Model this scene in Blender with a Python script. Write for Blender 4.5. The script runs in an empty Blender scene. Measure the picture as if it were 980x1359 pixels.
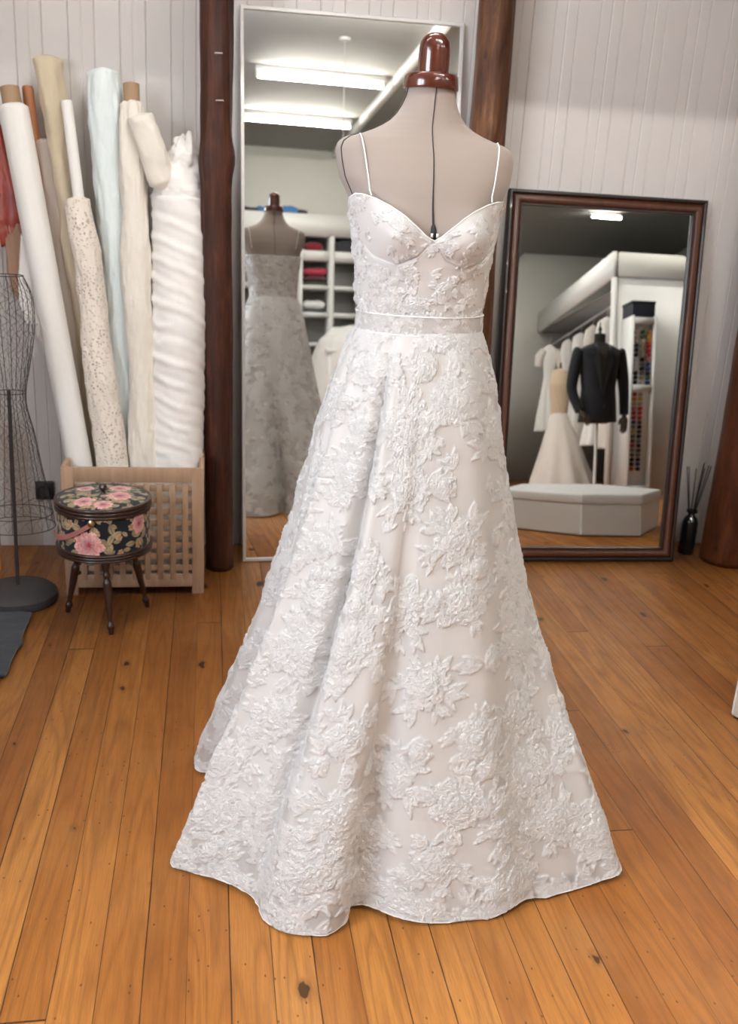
import bpy, bmesh, math, random
import numpy as np
from mathutils import Vector, Matrix
sc = bpy.context.scene
COL = sc.collection
PI = math.pi
R = math.radians

# ------------------------------------------------------------------ camera
cam_d = bpy.data.cameras.new('camera'); cam = bpy.data.objects.new('camera', cam_d); COL.objects.link(cam)
sc.camera = cam
roll, pitch, yaw = R(3.3), R(17.907), R(10.2)
fw = Vector((math.sin(yaw)*math.cos(pitch), math.cos(yaw)*math.cos(pitch), -math.sin(pitch)))
r0 = Vector((math.cos(yaw), -math.sin(yaw), 0)); u0 = r0.cross(fw)
cr, cu = r0*math.cos(roll)+u0*math.sin(roll), u0*math.cos(roll)-r0*math.sin(roll)
M = Matrix((cr, cu, -fw)).transposed().to_4x4(); M.translation = Vector((0, 0, 1.30))
cam.matrix_world = M
cam_d.sensor_fit = 'VERTICAL'; cam_d.sensor_height = 36.0; cam_d.lens = 36.0*1240/1359
cam_d.clip_start = 0.05
cam_d.dof.use_dof = True; cam_d.dof.focus_distance = 1.95; cam_d.dof.aperture_fstop = 4.2
# ------------------------------------------------------------------ world, exposure
w = bpy.data.worlds.new('world'); sc.world = w; w.use_nodes = True
w.node_tree.nodes['Background'].inputs[0].default_value = (0.75, 0.85, 1, 1)
w.node_tree.nodes['Background'].inputs[1].default_value = 0.6
sc.view_settings.view_transform = 'Standard'; sc.view_settings.look = 'None'
sc.view_settings.gamma = 1.0; sc.view_settings.use_curve_mapping = False
sc.view_settings.exposure = 0.95
TUBE = 50.0        # ceiling tube radiance
NEAR = 265.0
WINDOW_FILL = 9.0

HC = 3.15; YW = 3.54; YB = -4.27; XL = -1.7; XR = 5.6

# ------------------------------------------------------------------ helpers
def tag(o, label=None, cat=None, group=None, kind=None):
    if label: o['label'] = label
    if cat: o['category'] = cat
    if group: o['group'] = group
    if kind: o['kind'] = kind
    return o
def empty(name, loc, label, cat, group=None, rz=0):
    o = bpy.data.objects.new(name, None); COL.objects.link(o); o.location = loc; o.rotation_euler = (0, 0, rz)
    o.empty_display_size = .05
    return tag(o, label, cat, group)

class MB:
    def __init__(s): s.v = []; s.f = []; s.n = 0
    def add(s, V, F):
        V = np.asarray(V, float).reshape(-1, 3); b = s.n
        s.v.append(V); s.f.extend([tuple(i+b for i in f) for f in F]); s.n += len(V); return s
    def box(s, c, d, rz=0, M=None):
        x, y, z = d[0]/2, d[1]/2, d[2]/2
        V = np.array([(sx*x, sy*y, sz*z) for sz in (-1, 1) for sy in (-1, 1) for sx in (-1, 1)])
        if M is not None: V = V@np.array(M).T
        elif rz:
            cc, ss = math.cos(rz), math.sin(rz); V = V@np.array([[cc, ss, 0], [-ss, cc, 0], [0, 0, 1]])
        return s.add(V+np.array(c), [(0, 2, 3, 1), (4, 5, 7, 6), (0, 1, 5, 4), (2, 6, 7, 3), (0, 4, 6, 2), (1, 3, 7, 5)])
    def beam(s, a, b, w_, h_, up=(0, 0, 1)):
        a, b = np.array(a, float), np.array(b, float); d = b-a; L = np.linalg.norm(d); d /= L
        up = np.array(up, float)
        if abs(d@up) > .99: up = np.array([0, 1., 0])
        x = np.cross(d, up); x /= np.linalg.norm(x); z = np.cross(x, d)
        return s.box((a+b)/2, (w_, L, h_), M=np.stack([x, d, z], 1))
    def grid(s, P, wu=False, wv=False, capu=False):
        P = np.asarray(P, float); m, n = P.shape[:2]
        F = []
        for i in range(m if wu else m-1):
            i2 = (i+1) % m
            for j in range(n if wv else n-1):
                j2 = (j+1) % n
                F.append((i*n+j, i*n+j2, i2*n+j2, i2*n+j))
        if capu: F.append(tuple(range(n-1, -1, -1))); F.append(tuple((m-1)*n+j for j in range(n)))
        return s.add(P, F)
    def lathe(s, prof, c=(0, 0, 0), n=32, sx=1, sy=1, cap=True):
        a = np.linspace(0, 2*PI, n, endpoint=False)
        P = np.stack([np.stack([c[0]+r*np.cos(a)*sx, c[1]+r*np.sin(a)*sy, np.full(n, c[2]+z)], 1) for r, z in prof])
        return s.grid(P, wv=True, capu=cap)
    def tube(s, path, r, n=8, cap=True, flat=None):
        P = np.asarray(path, float); m = len(P)
        rr = np.full(m, r) if np.isscalar(r) else np.asarray(r, float)
        T = np.gradient(P, axis=0); T /= np.linalg.norm(T, axis=1)[:, None]+1e-12
        u = np.cross(T[0], (0, 0, 1.)); u = u if np.linalg.norm(u) > .05 else np.cross(T[0], (0, 1., 0)); u /= np.linalg.norm(u)
        rings = []; a = np.linspace(0, 2*PI, n, endpoint=False)
        for i in range(m):
            u = u-(u@T[i])*T[i]; u /= np.linalg.norm(u); v = np.cross(T[i], u)
            k = 1 if flat is None else flat
            rings.append(P[i]+rr[i]*(np.cos(a)[:, None]*u+k*np.sin(a)[:, None]*v))
        return s.grid(np.stack(rings), wv=True, capu=cap)
    def cyl(s, a, b, ra, rb=None, n=16): return s.tube([a, b], [ra, ra if rb is None else rb], n)
    def ball(s, c, r, sc_=(1, 1, 1), n=14):
        prof = [(max(1e-4, math.cos(t))*r, math.sin(t)*r*sc_[2]) for t in np.linspace(-PI/2, PI/2, n)]
        return s.lathe(prof, c, n+4, sc_[0], sc_[1])
    def build(s, name, mat, parent=None, smooth=40, bevel=0, origin=None, attrs=None):
        V = np.concatenate(s.v)
        if origin is None:
            if parent is not None: origin = parent.get('_o', (0, 0, 0))
            else: origin = ((V[:, 0].min()+V[:, 0].max())/2, (V[:, 1].min()+V[:, 1].max())/2, V[:, 2].min())
        origin = np.array([origin[0], origin[1], origin[2]], float)
        me = bpy.data.meshes.new(name); V2 = V-origin
        fl = s.f
        tot = np.array([len(f) for f in fl], np.int32); st = np.concatenate([[0], np.cumsum(tot)[:-1]]).astype(np.int32)
        idx = np.fromiter((i for f in fl for i in f), np.int32)
        me.vertices.add(len(V2)); me.vertices.foreach_set('co', V2.astype(np.float32).ravel())
        me.loops.add(len(idx)); me.loops.foreach_set('vertex_index', idx)
        me.polygons.add(len(fl)); me.polygons.foreach_set('loop_start', st); me.polygons.foreach_set('loop_total', tot)
        me.update(calc_edges=True); me.validate()
        if attrs:
            for k, (typ, dat) in attrs.items():
                at = me.attributes.new(k, typ, 'POINT')
                at.data.foreach_set('value' if typ == 'FLOAT' else 'color', np.asarray(dat, np.float32).ravel())
        if smooth:
            me.polygons.foreach_set('use_smooth', np.ones(len(me.polygons), bool))
            if smooth < 180 and len(me.polygons) < 120000: me.set_sharp_from_angle(angle=R(smooth))
        me.materials.append(mat)
        o = bpy.data.objects.new(name, me); COL.objects.link(o)
        if parent is not None: o.parent = parent; o['_o'] = tuple(origin)
        else: o.location = origin; o['_o'] = tuple(origin)
        if bevel:
            md = o.modifiers.new('bevel', 'BEVEL'); md.width = bevel; md.segments = 2; md.limit_method = 'ANGLE'; md.angle_limit = R(40)
        return o
def W(o): o['_o'] = tuple(o.location); return o      # parts of this thing are given in world coordinates

# ------------------------------------------------------------------ noise
_rng = np.random.RandomState(7); _tab = _rng.rand(8, 256, 256)
def vn(x, y, seed=0):
    x = np.asarray(x, float); y = np.asarray(y, float); x, y = np.broadcast_arrays(x, y)
    xi = np.floor(x).astype(int); yi = np.floor(y).astype(int); fx = x-xi; fy = y-yi
    fx = fx*fx*(3-2*fx); fy = fy*fy*(3-2*fy); t = _tab[seed % 8]; o = seed*17
    g = lambda a, b: t[(a+o) & 255, (b+o*3) & 255]
    return ((g(xi, yi)*(1-fx)+g(xi+1, yi)*fx)*(1-fy)+(g(xi, yi+1)*(1-fx)+g(xi+1, yi+1)*fx)*fy)*2-1
def fbm(x, y, seed=0, o=3):
    r = 0; a = 1
    for i in range(o): r = r+a*vn(x*2**i, y*2**i, seed+i); a *= .5
    return r
def lerp(a, b, t): return a+(b-a)*t
def interp(t, xs, ys): return np.interp(t, xs, ys)
def sinterp(t, xs, ys):
    """smooth (catmull) interpolation"""
    xs = np.asarray(xs, float); ys = np.asarray(ys, float)
    m = np.gradient(ys, xs); t = np.clip(t, xs[0], xs[-1]); i = np.clip(np.searchsorted(xs, t, 'right')-1, 0, len(xs)-2)
    h = xs[i+1]-xs[i]; u = (t-xs[i])/h
    return (2*u**3-3*u**2+1)*ys[i]+(u**3-2*u**2+u)*h*m[i]+(-2*u**3+3*u**2)*ys[i+1]+(u**3-u**2)*h*m[i+1]

# ------------------------------------------------------------------ materials
class NT:
    def __init__(s, name):
        s.m = bpy.data.materials.new(name); s.m.use_nodes = True; s.t = s.m.node_tree; s.n = s.t.nodes; s.l = s.t.links
        s.b = s.n['Principled BSDF']; s.out = s.n['Material Output']
    def new(s, typ, **kw):
        n = s.n.new(typ)
        for k, v in kw.items():
            if k == 'ins':
                for a, b in v.items():
                    if isinstance(b, bpy.types.NodeSocket): s.l.new(b, n.inputs[a])
                    else: n.inputs[a].default_value = b
            else: setattr(n, k, v)
        return n
    def coord(s, kind='Object', scale=(1, 1, 1), loc=(0, 0, 0), rot=(0, 0, 0)):
        tc = s.new('ShaderNodeTexCoord'); mp = s.new('ShaderNodeMapping', ins={'Scale': scale, 'Location': loc, 'Rotation': rot})
        s.l.new(tc.outputs[kind], mp.inputs['Vector']); return mp.outputs[0]
    def noise(s, vec, scale, detail=4, rough=.55, dist=0):
        n = s.new('ShaderNodeTexNoise', ins={'Scale': scale, 'Detail': detail, 'Roughness': rough, 'Distortion': dist})
        s.l.new(vec, n.inputs['Vector']); return n.outputs['Fac']
    def ramp(s, fac, stops, mode='LINEAR'):
        r = s.new('ShaderNodeValToRGB'); s.l.new(fac, r.inputs[0]); e = r.color_ramp.elements; r.color_ramp.interpolation = mode
        while len(e) < len(stops): e.new(.5)
        for i, (p, c) in enumerate(stops): e[i].position = p; e[i].color = (*c, 1) if len(c) == 3 else c
        return r.outputs[0]
    def math(s, op, a, b=None, c=None, clamp=False):
        n = s.new('ShaderNodeMath', operation=op); n.use_clamp = clamp
        for i, v in enumerate((a, b, c)):
            if v is None: continue
            if isinstance(v, bpy.types.NodeSocket): s.l.new(v, n.inputs[i])
            else: n.inputs[i].default_value = v
        return n.outputs[0]
    def mix(s, f, a, b, mode='MIX'):
        n = s.new('ShaderNodeMix', data_type='RGBA', blend_type=mode)
        for i, v in ((0, f), (6, a), (7, b)):
            if isinstance(v, bpy.types.NodeSocket): s.l.new(v, n.inputs[i])
            elif i == 0: n.inputs[0].default_value = v
            else: n.inputs[i].default_value = (*v, 1)
        return n.outputs[2]
    def set(s, **kw):
        names = dict(color='Base Color', rough='Roughness', metal='Metallic', spec='Specular IOR Level', sheen='Sheen Weight', coat='Coat Weight', trans='Transmission Weight', alpha='Alpha', normal='Normal')
        for k, v in kw.items():
            i = s.b.inputs[names[k]]
            if isinstance(v, bpy.types.NodeSocket): s.l.new(v, i)
            elif k == 'color': i.default_value = (*v, 1)
            else: i.default_value = v
        return s
    def bump(s, h, strength=.3, dist=.001, prev=None):
        n = s.new('ShaderNodeBump', ins={'Strength': strength, 'Distance': dist}); s.l.new(h, n.inputs['Height'])
        if prev is not None: s.l.new(prev, n.inputs['Normal'])
        s.l.new(n.outputs[0], s.b.inputs['Normal']); return n.outputs[0]

def plain(name, color, rough=.5, metal=0, spec=.5, bump=None, vary=.0, sheen=0, coat=0):
    t = NT(name); t.set(rough=rough, metal=metal, spec=spec, sheen=sheen, coat=coat)
    v = t.coord()
    n = t.noise(v, 9, 4)
    k = vary or .06
    t.set(color=t.mix(n, tuple(c*(1-k) for c in color), tuple(min(1, c*(1+k)) for c in color)))
    if bump: t.bump(t.noise(v, bump[0], 3), bump[1], bump[2])
    return t.m
def cloth(name, color, rough=.85, weave=900, wr=.35, big=.4, sheen=.25, transl=0., alpha=1.):
    t = NT(name); t.set(rough=rough, spec=.25, sheen=sheen); v = t.coord()
    n = t.noise(v, 6, 5)
    t.set(color=t.mix(n, tuple(c*.93 for c in color), tuple(min(1, c*1.04) for c in color)))
    a = t.bump(t.noise(v, 14, 4, .6, 1.0), big, .006)
    t.bump(t.noise(v, weave, 2), wr, .0006, a)
    if transl or alpha < 1:
        tr = t.new('ShaderNodeBsdfTranslucent', ins={'Color': (*color, 1)})
        m = t.new('ShaderNodeMixShader', ins={0: transl}); t.l.new(t.b.outputs[0], m.inputs[1]); t.l.new(tr.outputs[0], m.inputs[2])
        o = m.outputs[0]
        if alpha < 1:
            tp = t.new('ShaderNodeBsdfTransparent'); m2 = t.new('ShaderNodeMixShader', ins={0: alpha}); t.l.new(tp.outputs[0], m2.inputs[1]); t.l.new(o, m2.inputs[2]); o = m2.outputs[0]
        t.l.new(o, t.out.inputs['Surface'])
    return t.m
def emit(name, color, s):
    t = NT(name); t.set(color=(0, 0, 0)); t.b.inputs['Emission Color'].default_value = (*color, 1); t.b.inputs['Emission Strength'].default_value = s; return t.m

def floor_mat():
    t = NT('pine_floorboards'); pw = .0757
    tc = t.new('ShaderNodeTexCoord'); sep = t.new('ShaderNodeSeparateXYZ'); t.l.new(tc.outputs['Object'], sep.inputs[0])
    X, Y = sep.outputs[0], sep.outputs[1]
    xs = t.math('DIVIDE', t.math('ADD', X, 10-.121+pw*2), pw); bi = t.math('FLOOR', xs); bf = t.math('FRACT', xs)
    wn = t.new('ShaderNodeTexWhiteNoise', noise_dimensions='1D'); t.l.new(bi, wn.inputs['W'])
    ys = t.math('DIVIDE', t.math('ADD', Y, t.math('MULTIPLY', wn.outputs['Value'], 9.0)), 3.3)
    yi = t.math('FLOOR', ys); yf = t.math('FRACT', ys)
    cb = t.new('ShaderNodeCombineXYZ'); t.l.new(bi, cb.inputs[0]); t.l.new(yi, cb.inputs[1])
    wn2 = t.new('ShaderNodeTexWhiteNoise', noise_dimensions='3D'); t.l.new(cb.outputs[0], wn2.inputs['Vector'])
    rnd = wn2.outputs['Value']; rc = wn2.outputs['Color']
    # grain coordinates, shifted per board
    off = t.new('ShaderNodeVectorMath', operation='SCALE', ins={'Scale': 13.0}); t.l.new(rc, off.inputs[0])
    ad = t.new('ShaderNodeVectorMath', operation='ADD'); t.l.new(tc.outputs['Object'], ad.inputs[0]); t.l.new(off.outputs[0], ad.inputs[1])
    mp = t.new('ShaderNodeMapping', ins={'Scale': (1, .085, 1)}); t.l.new(ad.outputs[0], mp.inputs[0])
    # cathedral rings
    n1 = t.noise(mp.outputs[0], 9, 2, .5)
    rings = t.math('FRACT', t.math('MULTIPLY', n1, 13))
    rings = t.math('ABSOLUTE', t.math('SUBTRACT', t.math('MULTIPLY', rings, 2), 1))
    mp2 = t.new('ShaderNodeMapping', ins={'Scale': (1, .03, 1)}); t.l.new(ad.outputs[0], mp2.inputs[0])
    fine = t.noise(mp2.outputs[0], 420, 4, .7)
    blot = t.noise(tc.outputs['Object'], 2.3, 5, .6)
    blot2 = t.noise(mp.outputs[0], 22, 5, .65)
    base = t.ramp(t.math('ADD', t.math('MULTIPLY', rnd, .75), t.math('MULTIPLY', blot, .25)), [(0, (.40, .136, .028)), (.4, (.56, .212, .045)), (.75, (.69, .292, .070)), (1, (.50, .172, .034))])
    c = t.mix(t.math('MULTIPLY', t.math('POWER', rings, 2.2), .52), base, (.27, .092, .022))
    c = t.mix(t.math('MULTIPLY', t.ramp(fine, [(.42, (0, 0, 0)), (.75, (1, 1, 1))]), .50), c, (.22, .07, .018))
    c = t.mix(t.ramp(blot2, [(.50, (0, 0, 0)), (.74, (.72, .72, .72))]), c, (.26, .085, .020))
    c = t.mix(t.ramp(blot, [(.5, (0, 0, 0)), (.75, (.35, .35, .35))]), c, (.55, .28, .10))
    # knots
    mk = t.new('ShaderNodeMapping', ins={'Scale': (1, .62, 1)}); t.l.new(tc.outputs['Object'], mk.inputs[0])
    dn = t.new('ShaderNodeTexNoise', ins={'Scale': 45.0}); t.l.new(mk.outputs[0], dn.inputs['Vector'])
    sc_ = t.new('ShaderNodeVectorMath', operation='SCALE', ins={'Scale': .022}); t.l.new(dn.outputs['Color'], sc_.inputs[0])
    a2 = t.new('ShaderNodeVectorMath', operation='ADD'); t.l.new(mk.outputs[0], a2.inputs[0]); t.l.new(sc_.outputs[0], a2.inputs[1])
    vo = t.new('ShaderNodeTexVoronoi', voronoi_dimensions='2D', ins={'Scale': 5.2}); t.l.new(a2.outputs[0], vo.inputs['Vector'])
    sel = t.new('ShaderNodeSeparateColor'); t.l.new(vo.outputs['Color'], sel.inputs[0])
    kr = t.math('MULTIPLY', t.math('SUBTRACT', sel.outputs[0], .42, clamp=True), .115)
    kd = t.math('SUBTRACT', kr, vo.outputs['Distance'])
    kn = t.math('MULTIPLY', kd, 90, clamp=True); kh = t.math('MULTIPLY', t.math('ADD', kd, .045), 22, clamp=True)
    kh = t.math('MULTIPLY', kh, t.math('GREATER_THAN', sel.outputs[0], .42))
    c = t.mix(t.math('MULTIPLY', kh, .45), c, (.21, .075, .02)); c = t.mix(t.math('MULTIPLY', kn, .85), c, (.05, .022, .010))
    vs = t.new('ShaderNodeTexVoronoi', voronoi_dimensions='2D', ins={'Scale': 60.0}); t.l.new(mk.outputs[0], vs.inputs['Vector'])
    s2 = t.new('ShaderNodeSeparateColor'); t.l.new(vs.outputs['Color'], s2.inputs[0])
    pit = t.math('MULTIPLY', t.math('LESS_THAN', vs.outputs['Distance'], .11), t.math('GREATER_THAN', s2.outputs[0], .93))
    pit = t.math('MULTIPLY', pit, t.math('GREATER_THAN', blot, .44))
    c = t.mix(t.math('MULTIPLY', pit, .7), c, (.08, .03, .01))
    # gaps: width differs from board to board
    edge = t.math('MINIMUM', bf, t.math('SUBTRACT', 1, bf))
    gw = t.math('ADD', .008, t.math('MULTIPLY', wn.outputs['Value'], .022))
    gn = t.noise(tc.outputs['Object'], 6, 3)
    gap = t.math('LESS_THAN', bf, t.math('MULTIPLY', gw, t.math('MULTIPLY', gn, 2.6)))
    gapy = t.math('LESS_THAN', yf, .0012)
    gp = t.math('MAXIMUM', gap, gapy)
    c = t.mix(t.math('MULTIPLY', gp, .86), c, (.035, .016, .008))
    t.set(color=c, spec=.45)
    t.set(rough=t.math('ADD', .30, t.math('MULTIPLY', t.noise(tc.outputs['Object'], 12, 4), .3)))
    h = t.math('ADD', t.math('MULTIPLY', fine, .5), t.math('MULTIPLY', rings, .35))
    h = t.math('SUBTRACT', h, t.math('MULTIPLY', gp, 3))
    h = t.math('SUBTRACT', h, t.math('MULTIPLY', t.math('POWER', t.math('SUBTRACT', 1, edge), 14), .8))
    t.bump(h, .5, .0012)
    return t.m
def log_mat(name, c0, c1, c2, rough=.42):
    t = NT(name); v = t.coord(scale=(1, 1, .14)); v2 = t.coord(scale=(1, 1, .45))
    a = t.noise(v, 38, 6, .68, .6); b = t.noise(v2, 9, 5, .6, .8); f = t.noise(t.coord(scale=(1, 1, .05)), 160, 3, .6)
    c = t.ramp(t.math('ADD', t.math('MULTIPLY', a, .6), t.math('MULTIPLY', b, .4)), [(.30, c0), (.5, c1), (.72, c2)])
    c = t.mix(t.ramp(f, [(.5, (0, 0, 0)), (.8, (.5, .5, .5))]), c, tuple(x*.35 for x in c0))
    vo = t.new('ShaderNodeTexVoronoi', ins={'Scale': 13.0}); t.l.new(v2, vo.inputs['Vector'])
    k = t.ramp(vo.outputs['Distance'], [(.05, (1, 1, 1)), (.13, (0, 0, 0))])
    c = t.mix(t.math('MULTIPLY', k, .6), c, tuple(x*.3 for x in c0))
    t.set(color=c, rough=rough, spec=.35, coat=.0)
    n = t.bump(a, .7, .006); t.bump(f, .4, .002, n)
    return t.m
def wood(name, c0, c1, scale=30, axis=0, rough=.45, coat=.1):
    t = NT(name); s = [1, 1, 1]; s[axis] = .08
    a = t.noise(t.coord(scale=s), scale, 5, .65, .3); t.set(color=t.ramp(a, [(.3, c0), (.7, c1)]), rough=rough, coat=coat)
    t.bump(a, .2, .001); return t.m
def lace_mat():
    """outer dress fabric: woven motifs are opaque and crinkled, the ground between them is sheer organza"""
    t = NT('fil_coupe_organza'); at = t.new('ShaderNodeAttribute', attribute_name='motif'); m = at.outputs['Fac']
    v = t.coord()
    c = t.mix(m, (.79, .755, .735), (.93, .90, .88))
    t.set(color=c, rough=t.math('SUBTRACT', .5, t.math('MULTIPLY', m, .17)), spec=.55, sheen=.15)
    cr = t.noise(t.coord(scale=(1, 1, 1.25)), 75, 3, .55, 1.6)
    rd = t.math('POWER', t.math('ABSOLUTE', t.math('SUBTRACT', cr, .5)), .8)
    h = t.math('MULTIPLY', t.math('MULTIPLY', rd, -1), m)
    a = t.bump(h, 1.0, .0065)
    c2_ = t.noise(v, 230, 2, .5, 1.5); b_ = t.bump(t.math('MULTIPLY', t.math('ABSOLUTE', t.math('SUBTRACT', c2_, .5)), m), .9, .0035, a)
    wv = t.noise(v, 1500, 1); t.bump(wv, .12, .0005, b_)
    tl = t.new('ShaderNodeBsdfTranslucent', ins={'Color': (.85, .83, .82, 1)})
    ms = t.new('ShaderNodeMixShader', ins={0: .12}); t.l.new(t.b.outputs[0], ms.inputs[1]); t.l.new(tl.outputs[0], ms.inputs[2])
    tp = t.new('ShaderNodeBsdfTransparent', ins={'Color': (.97, .96, .95, 1)})
    mm = t.new('ShaderNodeMixShader', ins={0: t.math('ADD', .64, t.math('MULTIPLY', m, .35))})
    t.l.new(tp.outputs[0], mm.inputs[1]); t.l.new(ms.outputs[0], mm.inputs[2]); t.l.new(mm.outputs[0], t.out.inputs['Surface'])
    return t.m
def vcol_mat(name, rough=.8):
    t = NT(name); at = t.new('ShaderNodeAttribute', attribute_name='print'); t.set(color=at.outputs['Color'], rough=rough, spec=.25, sheen=.2)
    t.bump(t.noise(t.coord(), 900, 2), .3, .0006); return t.m

M_floor = floor_mat()
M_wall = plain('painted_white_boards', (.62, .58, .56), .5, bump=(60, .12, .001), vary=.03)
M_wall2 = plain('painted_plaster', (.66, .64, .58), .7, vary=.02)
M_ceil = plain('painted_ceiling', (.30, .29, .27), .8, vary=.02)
M_log = log_mat('dark_log', (.018, .005, .003), (.050, .013, .006), (.12, .036, .014), .55)
M_log2 = log_mat('brown_log', (.028, .010, .005), (.10, .036, .013), (.28, .12, .045), .5)
M_log3 = log_mat('varnished_log', (.028, .008, .004), (.085, .026, .010), (.15, .05, .02), .3)
M_white = plain('white_lacquer', (.78, .77, .74), .35, vary=.02)
M_alu = plain('silver_frame', (.72, .70, .70), .35, metal=.5, vary=.03)
M_mirror = NT('mirror_glass').set(color=(.90, .91, .89), rough=.0, metal=1).m
M_black = plain('matt_black', (.012, .012, .013), .45)
M_dkframe = wood('dark_stained_frame', (.010, .004, .003), (.022, .009, .006), 60, 2, .45, .1)
M_brframe = wood('brown_stained_bead', (.055, .016, .007), (.10, .032, .013), 60, 2, .42, .15)
M_maho = wood('varnished_mahogany', (.060, .012, .006), (.115, .025, .012), 40, 0, .2, .7)
M_linen = cloth('beige_linen', (.34, .278, .245), .9, 700, .45, .03, .2)
M_lace = lace_mat()
M_satin = NT('ivory_satin'); M_satin.set(color=(.70, .67, .64), rough=.4, spec=.45, sheen=.1); M_satin.bump(M_satin.noise(M_satin.coord(), 5, 3), .3, .01); M_satin = M_satin.m
M_pipe = plain('white_piping', (.86, .85, .84), .5)
M_seam = plain('black_seam', (.012, .008, .010), .6)
M_pine = wood('pale_wood', (.34, .21, .13), (.46, .30, .19), 50, 0, .55, 0)
M_pinev = wood('pale_wood_upright', (.33, .20, .125), (.45, .29, .185), 50, 2, .55, 0)
M_turn = wood('dark_turned_wood', (.022, .009, .007), (.05, .02, .013), 70, 2, .35, .3)
M_brass = plain('aged_brass', (.45, .36, .22), .3, metal=1)
M_card = cloth('cardboard_core', (.36, .24, .15), .9, 200, .3, .1, 0)
M_r_white = cloth('white_paper_roll', (.80, .77, .74), .55, 400, .1, .03, .1)
M_r_lace = None
M_r_cream = cloth('cream_sheer', (.74, .63, .46), .7, 500, .2, .7, .2, .2, .8)
M_r_blue = cloth('pale_blue_batting', (.70, .76, .76), .75, 500, .2, .6, .2)
M_r_ivory = cloth('ivory_tulle', (.76, .70, .62), .85, 260, .8, .7, .4)
M_r_satin = cloth('white_silk', (.84, .80, .77), .5, 700, .1, .35, .2)
M_r_pink = cloth('blush_sheer', (.64, .55, .49), .7, 500, .2, .6, .2, .2, .85)
M_plastic = NT('clear_film'); 
def film():
    t = M_plastic; t.set(color=(.85, .85, .86), rough=.2); tp = t.new('ShaderNodeBsdfTransparent'); t.bump(t.noise(t.coord(), 12, 4, .6, 1), .8, .01)
    m = t.new('ShaderNodeMixShader', ins={0: .28}); t.l.new(tp.outputs[0], m.inputs[1]); t.l.new(t.b.outputs[0], m.inputs[2]); t.l.new(m.outputs[0], t.out.inputs['Surface']); return t.m
M_plastic = film()
M_leather = plain('white_leather', (.74, .73, .71), .4, bump=(300, .15, .0006), vary=.02)
M_glassblk = plain('black_glass', (.006, .006, .007), .12)
M_iron = plain('rusty_iron_wire', (.03, .022, .02), .6)
M_base = plain('dark_cast_base', (.045, .040, .042), .75, bump=(120, .4, .002))
M_rugn = cloth('navy_felt', (.018, .022, .032), 1, 300, .9, .2, .3)
M_rugr = cloth('red_felt', (.14, .008, .012), 1, 300, .9, .2, .3)
M_tube = emit('tube_light', (1.0, .97, .90), TUBE)
M_near = emit('near_tube_light', (1.0, .97, .92), NEAR)
M_back_fill = emit('back_fill_light', (1.0, .97, .92), 85.0)
M_left_fill = emit('left_fill_light', (1.0, .97, .92), 42.0)
M_pane = emit('window_fill_glow', (.82, .90, 1.0), WINDOW_FILL)
M_suit = cloth('black_wool', (.012, .012, .015), .8, 600, .4, .2, .1)
M_satinb = plain('black_satin', (.02, .02, .025), .35)
M_dkform = cloth('dark_form_cover', (.035, .030, .024), .9, 600, .4, .05, .1)
M_hand = wood('dark_wooden_hand', (.05, .036, .022), (.09, .065, .04), 40, 2, .5)
M_gown = cloth('gown_white', (.78, .75, .71), .8, 300, .4, .9, .3)
M_gownb = cloth('gown_lace', (.68, .62, .56), .85, 90, 1, .9, .3)
M_skin = cloth('beige_form', (.55, .43, .31), .9, 600, .3, .05, .2)
M_grey = plain('grey_inside', (.36, .35, .33), .7)
M_box = plain('navy_box', (.02, .022, .035), .6)

# ------------------------------------------------------------------ the room
def struct(mb, name, mat, **kw): return tag(mb.build(name, mat, **kw), kind='structure')
struct(MB().box(((XL+XR)/2, (YW+YB)/2, -.05), (XR-XL+.4, YW-YB+.4, .1)), 'floor', M_floor, smooth=0, origin=(0, 0, 0))
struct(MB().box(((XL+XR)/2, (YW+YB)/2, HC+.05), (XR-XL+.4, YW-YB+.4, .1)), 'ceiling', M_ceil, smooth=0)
# front wall of vertical tongue and groove boards (real grooves)
bw = .0835; prof = []; x = XL-.1; k = 0
while x < XR+.1:
    prof += [(x, .0045), (x+.003, 0)]
    prof += [(x+bw*.5-.0035, 0), (x+bw*.5, .0018), (x+bw*.5+.0035, 0)] if k % 2 == 0 else []
    prof += [(x+bw-.003, 0), (x+bw-.0004, .0045)]
    x += bw; k += 1
mb = MB(); pr = np.array(prof)
P = np.stack([np.stack([pr[:, 0], YW+pr[:, 1], np.full(len(pr), z)], 1) for z in (0, HC)]); mb.grid(P[:, ::-1])
mb.box(((XL+XR)/2, YW+.07, HC/2), (XR-XL+.4, .12, HC))
struct(mb, 'wall_front', M_wall, smooth=20)
struct(MB().box(((XL+XR)/2, YB-.05, HC/2), (XR-XL+.4, .1, HC)), 'wall_back', M_wall2, smooth=0)
struct(MB().box((XR+.05, (YW+YB)/2, HC/2), (.1, YW-YB, HC)), 'wall_right', M_wall2, smooth=0)
wy0, wy1, wz0, wz1 = -.5, 1.1, .95, 2.3
mb = MB()
mb.box((XL-.05, (YB+wy0)/2, HC/2), (.1, wy0-YB, HC)); mb.box((XL-.05, (YW+wy1)/2, HC/2), (.1, YW-wy1, HC))
mb.box((XL-.05, (wy0+wy1)/2, wz0/2), (.1, wy1-wy0, wz0)); mb.box((XL-.05, (wy0+wy1)/2, (wz1+HC)/2), (.1, wy1-wy0, HC-wz1))
struct(mb, 'wall_left', M_wall2, smooth=0)
wn = empty('added_window', (XL-.05, (wy0+wy1)/2, wz0), None, None); wn['kind'] = 'structure'; W(wn)  # unseen window, added with a glowing pane as cool fill from the left
fr = MB()
for y in (wy0+.03, (wy0+wy1)/2, wy1-.03): fr.box((XL-.04, y, (wz0+wz1)/2), (.08, .06, wz1-wz0))
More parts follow.
